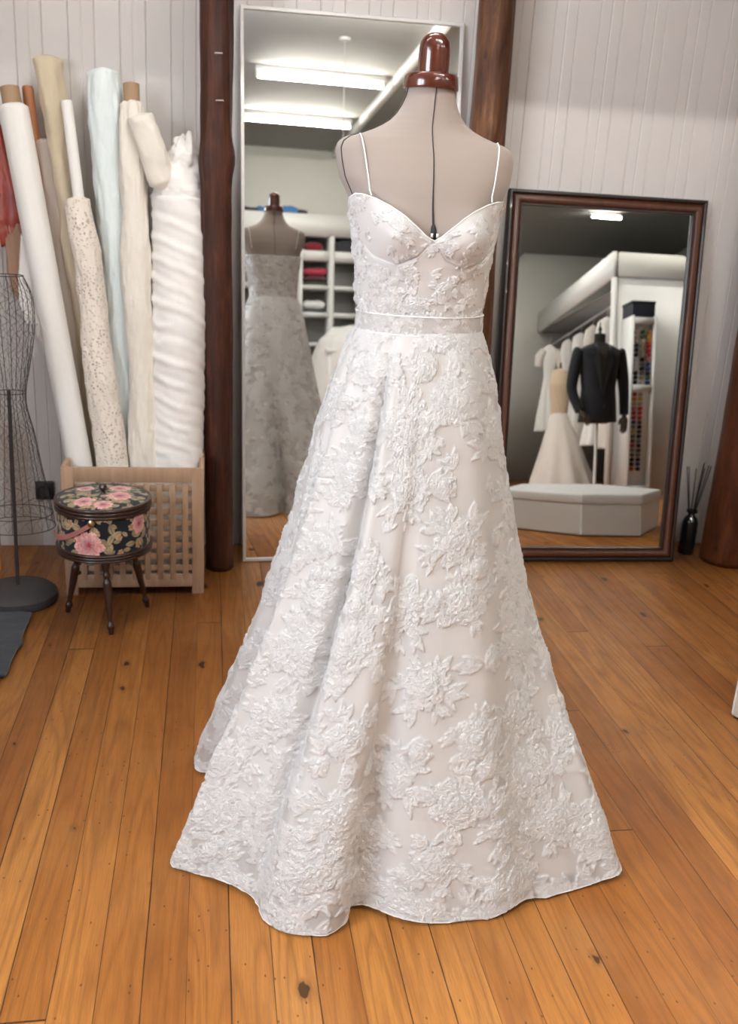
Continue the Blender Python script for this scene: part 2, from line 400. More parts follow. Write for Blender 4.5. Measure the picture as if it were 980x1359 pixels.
for z in (wz0+.03, wz1-.03): fr.box((XL-.04, (wy0+wy1)/2, z), (.08, wy1-wy0, .06))
fr.build('added_window_frame', M_white, wn, smooth=0)
MB().box((XL-.07, (wy0+wy1)/2, (wz0+wz1)/2), (.01, wy1-wy0-.06, wz1-wz0-.06)).build('window_fill_pane', M_pane, wn, smooth=0)
# unseen beam added to shade the upper front wall, and cover strip
struct(MB().box((2.0, 1.35, 2.925), (7.0, .1, .45)), 'shadow_beam', M_ceil, smooth=0)
struct(MB().box((1.79, -1.6, HC-.035), (.06, 5.3, .07)), 'trim_2', M_white, smooth=0)

def tube_light(x0, x1, y, z, mat, label, rt=.014):
    t = W(empty('tube_light', ((x0+x1)/2, y, z), label, 'ceiling light', 'ceiling tube lights'))
    MB().box(((x0+x1)/2, y, HC-.02), (x1-x0, .06, .04)).build('housing', M_white, t, smooth=0)
    for x in (x0+.01, x1-.01): MB().box((x, y, z+.03), (.02, .035, .075)).build('end_cap', M_white, t, smooth=0)
    MB().cyl((x0+.02, y, z), (x1-.02, y, z), rt, n=16).build('tube', mat, t)
tube_light(.61, 1.70, -1.33, 3.07, M_tube, 'glowing white tube light, nearer of the two in the tall mirror')
tube_light(.61, 1.70, -2.77, 3.07, M_tube, 'glowing white tube light, farther of the two in the tall mirror')
tube_light(.3, 1.9, .50, 3.06, M_near, 'slim tube light just in front of the added shadow beam', .007)
tube_light(-1.5, -.3, 1.72, 3.07, M_left_fill, 'added fill light over the left side of the room')  # added lamp, brightens the left floor and the fabric rolls
tube_light(3.1, 4.3, -.05, 3.07, M_tube, 'tube light over the clothes closet front')
tube_light(3.52, 3.95, -2.15, 3.07, M_tube, 'short tube light high at the far end of the clothes closet')
tube_light(-.1, .8, 2.45, 3.07, M_back_fill, 'added fill light for the back of the dress, past the shadow beam')  # added lamp, lifts the dress back reflected in the tall mirror
tube_light(2.3, 3.2, -1.1, 3.07, M_tube, 'added fill light for the back wall and gowns, outside both mirror views')  # added lamp out of mirror view, lights the dark closet side
ro = W(empty('cable_rose', (1.19, -.47, HC), 'small round ceiling rose with a thin wire hanging in the tall mirror', 'ceiling rose'))
MB().lathe([(.045, -.004), (.04, -.02), (.012, -.03)], (1.19, -.47, HC), 20).build('rose_cap', M_grey, ro)
MB().cyl((1.19, -.47, HC-.03), (1.19, -.47, 2.15), .0025, n=6).build('hanging_wire', M_grey, ro)

# ------------------------------------------------------------------ log posts
def log_post(base, top, r0_, r1_, mat, seed, label, knots=()):
    n, m = 56, 150; a = np.linspace(0, 2*PI, n, endpoint=False); t = np.linspace(0, 1, m)
    b, tp = np.array(base, float), np.array(top, float)
    c = b[None]+(tp-b)[None]*t[:, None]
    c[:, 0] += .006*vn(t*5, 0, seed); c[:, 1] += .006*vn(t*5, 3, seed)
    A, T = np.meshgrid(a, t)
    rr = lerp(r0_, r1_, T)+.0035*fbm(np.cos(A)*2+5, T*7+np.sin(A)*2, seed)+.0025*vn(A*4/PI*2, T*3, seed+1)+.0012*vn(A*9, T*30, seed+2)
    for kt, ka, kh in knots:
        d = ((T-kt)*(tp[2]-b[2])/.05)**2+((np.angle(np.exp(1j*(A-ka))))*r0_/.03)**2; rr = rr+kh*np.exp(-d)
    P = np.stack([c[:, 0][:, None]+rr*np.cos(A), c[:, 1][:, None]+rr*np.sin(A), np.broadcast_to(c[:, 2][:, None], rr.shape)], 2)
    th = W(empty('log_post', base, label, 'wooden post', 'rough log posts along the wall'))
    MB().grid(P, wv=True, capu=True).build('trunk', mat, th, smooth=180)
    return th
lp = log_post((.037, 3.29, 0), (.006, 3.29, 3.149), .048, .053, M_log, 1, 'dark brown rough log post left of the tall mirror, beside the fabric rolls', [(.455, -.2, .014), (.45, -2.6, .009), (.53, -1.4, .006)])
for (z, dx) in ((1.735, .012), (1.60, .016)):
    MB().tube([(.013+dx-.011, 3.235, z), (.013+dx-.011, 3.229, z), (.013+dx+.011, 3.229, z+.001), (.013+dx+.011, 3.235, z+.001)], .0018, 6).build('staple', M_alu, lp)
log_post((.985, 3.41, 0), (.937, 3.41, 3.149), .068, .060, M_log2, 2, 'lighter brown knotty log post standing behind the dress form', [(.5, -1.6, .006), (.57, -1.9, .005)])
log_post((2.100, 3.33, 0), (2.105, 3.36, 3.149), .098, .09, M_log3, 3, 'reddish brown log post at the right edge, beside the reed diffuser', [(.02, -2, .01), (.22, -2.6, .006)])

# ------------------------------------------------------------------ mirrors
def mirror(name, B, b_, t_, u_ext, hgt, roll_, label, kind):
    n = np.array([math.sin(b_)*math.cos(t_), -math.cos(b_)*math.cos(t_), math.sin(t_)])
    u = np.cross(n, (0, 0, 1.)); u /= np.linalg.norm(u); u = -u if u[0] < 0 else u
    v = np.cross(u, n); v = -v if v[2] < 0 else v
    cc, ss = math.cos(roll_), math.sin(roll_); u, v = u*cc+v*ss, v*cc-u*ss
    B = np.array(B); pt = lambda a, c, h=0: B+u*a+v*c+n*h
    th = W(empty(name, tuple(B), label, 'mirror'))
    def ring(prof, nm, mat, par=th):
        a0, a1 = u_ext
        P = []
        for d, h in prof:
            P.append([pt(a0+d, d, h), pt(a1-d, d, h), pt(a1-d, hgt-d, h), pt(a0+d, hgt-d, h)])
        P = np.array(P); return MB().grid(P, wv=True).build(nm, mat, par, smooth=35)
    def pane(d, h, drop=0, bev=0):
        a0, a1 = u_ext; q = [(a0+d, d), (a1-d, d), (a1-d, hgt-d), (a0+d, hgt-d)]
        if not bev: return MB().add([pt(a, c, h) for a, c in q], [(0, 1, 2, 3)])
        q2 = [(a0+d+bev, d+bev), (a1-d-bev, d+bev), (a1-d-bev, hgt-d-bev), (a0+d+bev, hgt-d-bev)]
        return MB().add([pt(a, c, h-drop) for a, c in q]+[pt(a, c, h) for a, c in q2], [(4, 5, 6, 7), (0, 1, 5, 4), (1, 2, 6, 5), (2, 3, 7, 6), (3, 0, 4, 7)])
    if kind == 'thin':
        ring([(0, -.022), (0, .006), (.002, .008), (.012, .008), (.013, .0), (.013, -.004)], 'frame', M_alu)
        pane(.008, 0).build('glass', M_mirror, th, smooth=0)
        pane(.002, -.02).build('backing', M_grey, th, smooth=0)
    else:
        ring([(0, -.028), (0, .004), (.003, .010), (.010, .012), (.015, .008), (.0165, .002)], 'outer_lip', M_dkframe)
        ring([(.0165, .002), (.019, .006), (.024, .012), (.031, .0145), (.038, .013), (.044, .007), (.047, .000)], 'moulding', M_brframe)
        ring([(.047, 0), (.048, .003), (.053, .003), (.056, -.006), (.056, -.012)], 'inner_lip', M_dkframe)
        pane(.050, -.010, .0012, .024).build('glass', M_mirror, th, smooth=0)
        pane(.004, -.026).build('backing', M_dkframe, th, smooth=0)
    return th
mirror('tall_mirror', (.125, 3.353, 0), R(1.4), R(4.5), (0, .775), 1.93, R(.75), 'tall narrow mirror in a thin silver frame, leaning behind the dress', 'thin')
mirror('framed_mirror', (1.872, 3.325, 0), R(-1.0), R(7.4), (-.785, 0), 1.415, 0.0, 'wide mirror in a thick dark wooden frame, leaning on the boarded wall', 'thick')

# ------------------------------------------------------------------ dress form and dress
CX, CY = .409, 1.83
def sec(z):
    """half width, front depth, back depth, centre x, centre y of the body at height z"""
    zs = [.95, 1.07, 1.115, 1.15, 1.20, 1.235, 1.27, 1.30, 1.33, 1.355, 1.385, 1.405, 1.418, 1.427, 1.434, 1.442, 1.450, 1.460, 1.472, 1.487, 1.505, 1.53]
    a = [.150, .121, .121, .123, .127, .132, .137, .142, .157, .169, .1755, .177, .172, .158, .134, .112, .095, .080, .069, .060, .053, .049]
    f = [.13, .096, .097, .100, .105, .108, .108, .105, .101, .095, .084, .074, .067, .063, .060, .057, .055, .053, .052, .050, .049, .048]
    b = [.14, .090, .091, .094, .098, .101, .102, .103, .102, .099, .090, .082, .075, .069, .064, .060, .056, .054, .052, .050, .049, .048]
    c = [.408, .408, .408, .408, .408, .407, .406, .405, .403, .402, .401, .400, .400, .400, .400, .400, .400, .401, .402, .403, .404, .405]
    y = [1.83]*8+[1.833, 1.836, 1.840, 1.842, 1.844, 1.845, 1.846, 1.847, 1.848, 1.849, 1.85, 1.85, 1.85, 1.85]
    g = lambda q: np.interp(z, zs, q)
    return g(a), g(f), g(b), g(c), g(y)
def body(phi, z, off=0., bust=1.):
    """phi: 0 = right side, 90 = front, 180 = left"""
    a, f, b, c, y = sec(z); co, si = np.cos(phi), np.sin(phi)
    e = np.interp(z, [1.2, 1.35, 1.42, 1.48], [1, .80, .80, 1.])
    co = np.sign(co)*np.abs(co)**e; si = np.sign(si)*np.abs(si)**np.interp(z, [1.2, 1.35, 1.42, 1.48], [1, .9, .9, 1.])
    d = np.where(np.sin(phi) > 0, f, b)
    pd = np.degrees(phi)
    bump = bust*.034*(np.exp(-((pd-60)/21)**2-((z-1.258)/.042)**2)+np.exp(-((pd-120)/21)**2-((z-1.258)/.042)**2))
    X = c+(a+off)*co; Y = y-(d+off)*si-bump*np.clip(si, 0, 1)
    X = X+bump*.15*np.sign(co)*np.clip(si, 0, 1)-.009*np.clip(si, 0, 1)*np.interp(z, [1.1, 1.2, 1.30, 1.40], [.3, 1, 1, 0])
    return X, Y
form = W(empty('dress_form', (CX, CY, 0), 'beige linen dressmaking form with a dark wooden neck cap, wearing the wedding dress', 'dress form'))
ph = np.linspace(0, 2*PI, 160, endpoint=False)
zz = np.concatenate([np.linspace(.98, 1.32, 30), np.linspace(1.325, 1.42, 24), np.linspace(1.422, 1.47, 26), np.linspace(1.473, 1.522, 12)])
PH, ZZ = np.meshgrid(ph, zz); X, Y = body(PH, ZZ, -.006, .9)
MB().grid(np.stack([X, Y, ZZ], 2)[:, ::-1], wv=True, capu=True).build('torso', M_linen, form, smooth=180)
def on_body(phi_deg, z, off): x, y = body(np.radians(np.asarray(phi_deg, float)), np.asarray(z, float), off-.006, .9); return np.stack([x, y, np.asarray(z, float)+0*x], 1)
zs_ = np.linspace(1.522, 1.262, 40)
MB().tube(on_body(np.full(40, 90.), zs_, .0003), np.interp(zs_, [1.26, 1.33, 1.4], [.0028, .0016, .0011]), 6).build('front_seam', M_seam, form)
MB().tube(on_body(np.full(30, 270.), np.linspace(1.522, 1.29, 30), .0003), .0011, 6).build('back_seam', M_seam, form)
# opening and gauge at the chest
slot = MB().tube(on_body(np.full(10, 90.), np.linspace(1.283, 1.24, 10), .0015), [.001, .004, .0055, .006, .006, .006, .006, .006, .006, .006], 10, flat=.4)
g = slot.build('gauge', M_black, form)
for dx in (-.0045, .0055):
    p = on_body([90.], [1.262], .0042)[0]; mk = MB().box((p[0]+dx, p[1]-.004, 1.262), (.004, .002, .007)); mk.build('gauge_mark', M_pipe, g, smooth=0)
# armhole and shoulder seams
for s, nm in ((180, -1),):
    zz_ = np.concatenate([np.linspace(1.285, 1.405, 16), np.linspace(1.41, 1.424, 6)])
    off = 19+0*zz_; pf = (180-off) if s == 180 else off; pb = (180+off) if s == 180 else -off
    A = on_body(pf, zz_, .0004); Bk = on_body(pb, zz_, .0004)[::-1]
    MB().tube(np.concatenate([A, Bk]), .0012, 6).build('armhole_seam', M_seam, form)
    zt = np.linspace(1.424, 1.520, 26); q = np.interp(zt, [1.424, 1.45, 1.52], [18, 12, 8]); q = (180-q) if s == 180 else q
    MB().tube(on_body(q, zt, .0004), .0013, 6).build('shoulder_seam', M_seam, form)
MB().lathe([(.047, 1.516), (.0505, 1.5165), (.0518, 1.519), (.0495, 1.538), (.0475, 1.5415), (.044, 1.543), (.02, 1.5435)], (.4035, 1.85, 0), 48).build('neck_cap', M_maho, form)
MB().lathe([(.0285, 1.543), (.0290, 1.552), (.0292, 1.572), (.0290, 1.585), (.0275, 1.597), (.022, 1.606), (.013, 1.612), (.003, 1.614)], (.406, 1.85, 0), 40).build('knob', M_maho, form)
MB().cyl((CX, CY, .03), (CX, CY, .985), .013).build('pole', M_alu, form)
MB().lathe([(.17, 0), (.17, .02), (.05, .035), (.02, .06)], (CX, CY, 0), 32).build('base', M_maho, form)

# --- the woven flower pattern, drawn as a height field in cloth metres
class Cloth:
    def __init__(s, x0, x1, y0, y1, res):
        s.x0, s.y0, s.res = x0, y0, res; s.nx, s.ny = int((x1-x0)/res)+2, int((y1-y0)/res)+2
        s.H = np.zeros((s.ny, s.nx), np.float32); s.M = np.zeros((s.ny, s.nx), np.float32); s.k = 0
    def petal(s, cx, cy, ang, L, Wd, lift, pointed=False, ragged=.16, seed=0):
        c, n = math.cos(ang), math.sin(ang); mx, my = cx+c*L*.5, cy+n*L*.5; rad = L*.62+Wd
        i0, i1 = max(0, int((mx-rad-s.x0)/s.res)), min(s.nx, int((mx+rad-s.x0)/s.res)+1)
        j0, j1 = max(0, int((my-rad-s.y0)/s.res)), min(s.ny, int((my+rad-s.y0)/s.res)+1)
        if i1-i0 < 3 or j1-j0 < 3: return
        X, Y = np.meshgrid(s.x0+np.arange(i0, i1)*s.res-cx, s.y0+np.arange(j0, j1)*s.res-cy)
        u = (X*c+Y*n)/L; v = (-X*n+Y*c)/Wd
        v = v+.12*vn(u*3+seed, 1.5, seed % 5)
        if pointed:
            w_ = np.clip(np.sin(np.clip(u, 0, 1)*PI)**.8*(1-.35*u), 0, 1)*(1+.13*vn(u*14, seed+np.sign(v)*7, 2)); um = np.ones_like(u)
        else:
            w_ = np.clip(u, 0, 1)**.55*(1+.10*vn(u*9, seed+np.sign(v)*3, 3))
            um = 1-.22*np.abs(v)**2.4-ragged*(.5+.5*vn(v*5.5+seed*1.7, seed*.3, 1))-.04*np.abs(vn(v*17, seed, 4))
        ins = (u > 0) & (u < um) & (np.abs(v) < w_)
        if not ins.any(): return
        e = np.clip(np.maximum(np.abs(v)/(w_+1e-6), u/um), 0, 1)
        rim = e**6
        spread = v/(np.clip(u, .12, 1)**.6)
        ridge = np.sin(spread*11+2.5*vn(u*4, v*4+seed, 5)+seed)
        crk = fbm(spread*7+seed, u*5+seed, 6, 3)
        h = lift+.55*rim+.9*u+.34*ridge*(.3+.7*u)+.30*crk-.35*v*v
        if pointed: h = h-.5*np.exp(-(v/.10)**2)
        edge = np.clip((1-e)*9, 0, 1)
        sub = s.H[j0:j1, i0:i1]; sub[ins] = h[ins]; sm = s.M[j0:j1, i0:i1]; sm[ins] = 1
    def flower(s, cx, cy, r, rng):
        a0 = rng.rand()*6.28
        for ring, (k, L, Wd, lift, st) in enumerate(((10, 1., .30, .3, .12), (9, .76, .26, 1.2, .06), (8, .54, .22, 2.1, .0), (6, .33, .16, 3.0, 0))):
            for i in range(k):
                a = a0+ring*.5+i*2*PI/k+rng.uniform(-.18, .18); l = r*L*rng.uniform(.82, 1.12)
                s.petal(cx+math.cos(a)*r*st*.3, cy+math.sin(a)*r*st*.3, a, l, r*Wd*rng.uniform(.85, 1.25), lift+rng.uniform(-.2, .2), seed=rng.randint(99))
        for i in range(7):
            a = rng.rand()*6.28; s.petal(cx-math.cos(a)*r*.1, cy-math.sin(a)*r*.1, a, r*.24, r*.05, 3.6, True, seed=rng.randint(99))
    def spray(s, cx, cy, ang, r, rng, n=5):
        for i in range(n):
            a = ang+(i-(n-1)/2)*.5+rng.uniform(-.15, .15)
            s.petal(cx, cy, a, r*rng.uniform(.7, 1.15), r*.20*rng.uniform(.8, 1.3), .7+.1*i, True, seed=rng.randint(99))
    def peony(s, cx, cy, r, rng):
        n = rng.randint(4, 7); a0 = rng.rand()*6.28
        for i in range(n):
            a = a0+i*2*PI/n+rng.uniform(-.3, .3); s.spray(cx+math.cos(a)*r*.75, cy+math.sin(a)*r*.75, a, r*rng.uniform(.6, .95), rng, 3 if rng.rand() < .6 else 4)
        s.flower(cx, cy, r, rng)
        if rng.rand() < .8:
            a = rng.rand()*6.28; s.flower(cx+math.cos(a)*r*1.35, cy+math.sin(a)*r*1.35, r*.5, rng)
    def sample(s, x, y):
        gx = np.clip((x-s.x0)/s.res, 0, s.nx-1.001); gy = np.clip((y-s.y0)/s.res, 0, s.ny-1.001)
        i = gx.astype(int); j = gy.astype(int); fx = gx-i; fy = gy-j
        def b(A): return (A[j, i]*(1-fx)+A[j, i+1]*fx)*(1-fy)+(A[j+1, i]*(1-fx)+A[j+1, i+1]*fx)*fy
        return b(s.H), b(s.M)
def scatter(rng, inside, box, dmin, tries):
    pts = []
    for _ in range(tries):
        p = (rng.uniform(box[0], box[1]), rng.uniform(box[2], box[3]))
        if inside(p) and all((p[0]-q[0])**2+(p[1]-q[1])**2 > dmin**2 for q in pts): pts.append(p)
    return pts

dress = W(empty('wedding_dress', (CX, CY, 0), 'white sleeveless A-line wedding dress of raised floral fabric with thin straps, on the beige form', 'wedding dress'))
# --- hem line: floor x, y, waist angle, lining length
HEM = [(.846, 1.78, 0), (.848, 1.62, 4), (.838, 1.505, 9), (.80, 1.492, 15), (.734, 1.482, 26), (.626, 1.450, 46), (.539, 1.420, 62), (.425, 1.414, 78), (.349, 1.440, 87), (.295, 1.470, 93),
       (.268, 1.466, 96), (.258, 1.432, 98), (.227, 1.405, 101), (.178, 1.408, 105), (.133, 1.430, 109), (.108, 1.462, 113), (.098, 1.492, 117), (.086, 1.512, 121), (.062, 1.533, 126), (.030, 1.563, 132), (-.029, 1.604, 141), (-.074, 1.632, 151), (-.066, 1.665, 157),
       (-.01, 1.72, 164), (.045, 1.82, 171), (.03, 1.93, 178), (-.030, 1.975, 187), (-.030, 2.01, 193), (.0, 2.10, 204), (.08, 2.22, 218), (.2, 2.33, 235), (.32, 2.37, 250), (.385, 2.30, 259), (.41, 2.24, 265), (.44, 2.30, 271), (.52, 2.38, 279), (.64, 2.35, 295), (.77, 2.23, 315), (.83, 2.03, 337), (.846, 1.78, 360)]
hp = np.array(HEM); ch = np.concatenate([[0], np.cumsum(np.hypot(*np.diff(hp[:, :2], axis=0).T))])
def hem_at(s):
    k = sinterp(s, ch, hp[:, 0]), sinterp(s, ch, hp[:, 1]), np.interp(s, ch, hp[:, 2]); return k
sf = np.linspace(0, ch[-1], 4000); hx, hy, hph = hem_at(sf)
arc = np.concatenate([[0], np.cumsum(np.hypot(np.diff(hx), np.diff(hy)))]); PER = arc[-1]
Z0, Z1 = 1.085, .006; SL = 1.16; RW = .80; PHT = (PER-RW)/SL; R0_ = RW/PHT
def skirt_pt(s_ch, t, off=0., smooth_fold=True):
    x, y, p = hem_at(s_ch); p = np.radians(p)
    wa, wf, wb, wc, wy = sec(1.085)
    wx = wc+(wa+.004)*np.cos(p); wyy = wy-np.where(np.sin(p) > 0, wf+.004, wb+.004)*np.sin(p)
    # gentle hip flare, then straight to the hem; folds soften towards the waist
    g = t+.055*(1-np.exp(-12*t))*(1-t)-.11*np.sin(t*PI)**1.3*np.clip(np.cos(p), 0, 1)-.08*np.sin(t*PI)**1.5*np.clip(-np.cos(p), 0, 1)
    ex, ey = .390+.455*np.cos(p), 1.885-.470*np.sin(p)            # round, fold-free hem
    k = np.clip(t*1.25, 0, 1)**1.0
    hx_, hy_ = ex+(x-ex)*k, ey+(y-ey)*k
    X = wx+(hx_-wx)*g; Y = wyy+(hy_-wyy)*g
    und = .006*np.sin(p*7+.6)*np.sin(np.clip(t, 0, 1)*PI)**.7*np.clip(np.sin(p)+.4, 0, 1)+.004*np.sin(p*13+1)*t
    pdg = np.degrees(p); env = np.sin(np.clip(t, 0, 1)*PI)**.8
    und = und-.042*np.exp(-((pdg-121)/4.0)**2)*env+.010*np.exp(-((pdg-112)/3.5)**2)*env-.020*np.exp(-((pdg-158)/4.5)**2)*env+.008*np.exp(-((pdg-149)/4)**2)*env
    r = np.hypot(X-CX, Y-CY)+1e-6; X = X+(X-CX)/r*und; Y = Y+(Y-CY)/r*und
    lift = .004*np.sin(p*9)+.004*vn(p*6, 0, 3)
    Z = Z0+(Z1-Z0)*t+lift*t**4
    return X, Y, np.maximum(Z, .003)
rng = np.random.RandomState(11)
th_max = PER/(R0_+SL)
cl = Cloth(-.02, (R0_+SL)*1.02, -.02, (R0_+SL)*1.02 if th_max < PI/2 else (R0_+SL)*1.02, .0015)
# developed sector can exceed a quarter turn: use its own bounds
cl = Cloth(-(R0_+SL) if th_max > PI/2 else -.02, R0_+SL+.02, -.02, R0_+SL+.02, .0016)
ins = lambda p: R0_-.05 < math.hypot(*p) < R0_+SL+.04 and -.05 < math.atan2(p[1], p[0]) < th_max+.05
pts = scatter(rng, ins, (cl.x0, R0_+SL+.02, -.02, R0_+SL+.02), .112, 14000)
extra = scatter(rng, ins, (cl.x0, R0_+SL+.02, -.02, R0_+SL+.02), .075, 5000)
for p in extra:
    if min(math.hypot(p[0]-q[0], p[1]-q[1]) for q in pts) > .062:
        cl.spray(p[0], p[1], rng.rand()*6.28, .045*rng.uniform(.8, 1.3), rng, 3)
for p in pts: cl.peony(p[0], p[1], .056*rng.uniform(.8, 1.25), rng)

def smooth2(A, n=1):
    for _ in range(n): A = (A+np.roll(A, 1, 0)+np.roll(A, -1, 0)+np.roll(A, 1, 1)+np.roll(A, -1, 1))/5
    return A
def displaced(P, d, wrap):
    if wrap:
        du = np.roll(P, -1, 1)-np.roll(P, 1, 1)
    else: du = np.gradient(P, axis=1)
    dv = np.gradient(P, axis=0); N = np.cross(du, dv); N /= np.linalg.norm(N, axis=2)[..., None]+1e-12
    return P+N*d[..., None], N
# columns: dense where the camera looks
fr_ = arc[np.searchsorted(hph, 212)]
aa = np.concatenate([np.arange(0, fr_, .0023), np.arange(fr_, PER-.25, .007), np.arange(PER-.25, PER, .0035)])
su = np.interp(aa, arc, sf); tt = np.concatenate([np.linspace(0, 1, 520)])
S, T = np.meshgrid(su, tt); A_, _ = np.meshgrid(aa, tt)
X, Y, Z = skirt_pt(S, T); P = np.stack([X, Y, Z], 2)
rr = R0_+T*SL; th = A_/(R0_+SL)
Hh, Mm = cl.sample(rr*np.cos(th), rr*np.sin(th))
cxr, cyr = rr*np.cos(th), rr*np.sin(th)
cr_ = fbm(cxr*170, cyr*170, 2, 2)
d = Mm*(.0008+.0014*Hh+.0008*cr_)+.0006*fbm(cxr*25, cyr*25, 4, 2)
d *= np.clip(T*30+.25, 0, 1)
P2, N = displaced(P, d, True)
out = N[..., 0]*(P[..., 0]-CX)+N[..., 1]*(P[..., 1]-CY)
if out.mean() < 0: P2 = P-(P2-P)
P2[..., 2] = np.maximum(P2[..., 2], .002)
MB().grid(P2, wv=True).build('skirt', M_lace, dress, smooth=180, attrs={'motif': ('FLOAT', smooth2(Mm))})
# satin lining under the organza
a2 = np.arange(0, PER, .008); s2 = np.interp(a2, arc, sf); t2 = np.linspace(0, 1, 110); S2, T2 = np.meshgrid(s2, t2)
pdeg = np.degrees(np.radians(np.interp(s2, ch, hp[:, 2])))
tl = np.interp(pdeg, [0, 20, 60, 92, 103, 112, 150, 200, 215, 360], [.994, 1.002, 1.0, .985, .95, .93, .90, .90, .95, .985])
X, Y, Z = skirt_pt(S2, T2*tl[None]); Pl = np.stack([X, Y, Z], 2)
_, N2 = displaced(Pl, np.zeros_like(X), True)
if (N2[..., 0]*(X-CX)+N2[..., 1]*(Y-CY)).mean() < 0: N2 = -N2
Nl = N2.copy(); Nl[..., 2] = 0
Pl = Pl-Nl*(.003+.009*T2)[..., None]; Pl[..., 2] = np.maximum(Pl[..., 2], .003)
MB().grid(Pl, wv=True).build('lining', M_satin, dress, smooth=180)
# rolled hem
hemP = P2[-1][::3]; MB().tube(np.concatenate([hemP, hemP[:1]])+[0, 0, .0010], .0008, 6).build('hem', M_pipe, dress, smooth=180)

# --- bodice
def neck_z(pd):
    """height of the top edge by angle (0 right, 90 front, 180 left, 270 back)"""
    k = [0, 8, 20, 32, 42, 52, 62, 72, 80, 86, 90, 94, 100, 108, 118, 128, 138, 148, 160, 172, 180, 200, 230, 270, 310, 340, 360]
    v = [1.298, 1.306, 1.319, 1.326, 1.325, 1.319, 1.308, 1.292, 1.274, 1.259, 1.252, 1.259, 1.274, 1.292, 1.308, 1.319, 1.325, 1.326, 1.319, 1.306, 1.298, 1.293, 1.29, 1.288, 1.29, 1.293, 1.298]
    return np.interp(np.mod(pd, 360), k, v)
def bod(pd, z, off): x, y = body(np.radians(pd), z, off); return np.stack([x, y, z+0*x], -1)
cb_ = Cloth(-.05, 1.0, 1.0, 1.36, .0011); rng = np.random.RandomState(5)
pp = scatter(rng, lambda p: True, (-.03, .98, 1.02, 1.35), .050, 3500)
for p in scatter(rng, lambda p: True, (-.03, .98, 1.02, 1.35), .036, 2500): cb_.spray(p[0], p[1], rng.rand()*6.28, .024, rng, 3)
for p in pp:
    q = p[0]/.14
    if 2.0 < q < 2.45 and 1.235 < p[1] < 1.30: continue        # plain cup centre
    cb_.peony(p[0], p[1], .024*rng.uniform(.8, 1.2), rng)
pc = np.concatenate([np.arange(0, 200, .45), np.arange(200, 352, 1.6), np.arange(352, 360, .6)]); tr_ = np.linspace(0, 1, 190)
PD, TT = np.meshgrid(pc, tr_); ZT = neck_z(PD); ZB = 1.113; ZZ = ZB+(ZT-ZB)*TT
P = bod(PD, ZZ, .004)
# under-bust seam crease
seamz = np.interp(PD, [20, 40, 62, 80, 90, 100, 118, 140, 160], [1.245, 1.218, 1.205, 1.222, 1.249, 1.222, 1.205, 1.218, 1.245])
crease = -.0035*np.exp(-((ZZ-seamz)/.0035)**2)*((PD > 20) & (PD < 160))
Hh, Mm = cb_.sample(np.radians(PD)*.14, ZZ)
bdens = 1+1.2*np.exp(-((PD-175)/18)**2)
d = Mm*(.0005+.0008*Hh+.0006*fbm(PD*.9, ZZ*330, 2, 2))*bdens*np.clip((1-TT)*25, .15, 1)+crease
P2, N = displaced(P, d, True)
if (N[..., 0]*(P[..., 0]-CX)+N[..., 1]*(P[..., 1]-CY)).mean() < 0: P2 = P-(P2-P)
MB().grid(P2, wv=True).build('bodice', M_lace, dress, smooth=180, attrs={'motif': ('FLOAT', np.clip(smooth2(Mm), .0, 1))})
Pl = bod(PD[::3, ::3], ZZ[::3, ::3], .001); MB().grid(Pl, wv=True).build('bodice_lining', M_satin, dress, smooth=180)
# waistband
WB = np.linspace(1.078, 1.1145, 26); PD, ZZ = np.meshgrid(pc, WB); P = bod(PD, ZZ, .0055)
Hh, Mm = cb_.sample(np.radians(PD)*.14+.01, ZZ+.08); P2, N = displaced(P, Mm*(.0003+.0004*Hh), True)
if (N[..., 0]*(P[..., 0]-CX)+N[..., 1]*(P[..., 1]-CY)).mean() < 0: P2 = P-(P2-P)
MB().grid(P2, wv=True).build('waistband', M_lace, dress, smooth=180, attrs={'motif': ('FLOAT', np.clip(Mm+.25, 0, 1))})
q = np.arange(0, 361, 2.)
for z in (1.1145, 1.079): MB().tube(bod(q, np.full_like(q, z), .0062), .0014, 6).build('waist_piping', M_pipe, dress)
MB().tube(bod(q, neck_z(q), .0048)+[0, 0, .0006], .0013, 6).build('neckline_piping', M_pipe, dress)
for s in (1, -1):
    qq = 90+s*np.linspace(0, 62, 40); zq = np.interp(qq, [20, 40, 62, 80, 90, 100, 118, 140, 160], [1.245, 1.218, 1.205, 1.222, 1.249, 1.222, 1.205, 1.218, 1.245])
    MB().tube(bod(qq, zq, .0030), .0007, 6).build('cup_seam', M_pipe, dress)
# straps over the shoulders
def strap(pt_x0, x1, zf, pd_front):
    s_ = -1 if x1 < CX else 1
    p0 = bod(np.array([pd_front]), np.array([zf]), .005)[0]
    pts = [p0]
    xs = np.linspace(p0[0], x1, 14)[1:]
    # march up the chest surface
    zz_ = np.linspace(zf, 1.430, 14)[1:]
    for x_, z_ in zip(xs, zz_):
        a, f, b, c, y = sec(z_); co = min(.999, abs(x_-c)/(a-.006)); e = np.interp(z_, [1.2, 1.35, 1.42, 1.48], [1, .80, .80, 1.]); e2 = np.interp(z_, [1.2, 1.35, 1.42, 1.48], [1, .9, .9, 1.])
        cph = co**(1/e); sph = math.sqrt(max(0, 1-cph**2))**e2
        pts.append(np.array([x_, y-(f-.006)*sph-.0035, z_+.0015]))
    top = pts[-1]; fr2 = pts[:]
    for k, p in enumerate(reversed(fr2[:-1])):
        z_ = p[2]; a, f, b, c, y = sec(z_); yy = y+(y-p[1])*b/f+.001; pts.append(np.array([p[0], max(yy, y+.004), z_+.0]))
        if z_ < 1.30: break
    return MB().tube(np.array(pts), .0013, 6).build('strap', M_pipe, dress)
strap(None, .270, 1.325, 131.); strap(None, .532, 1.325, 49.)

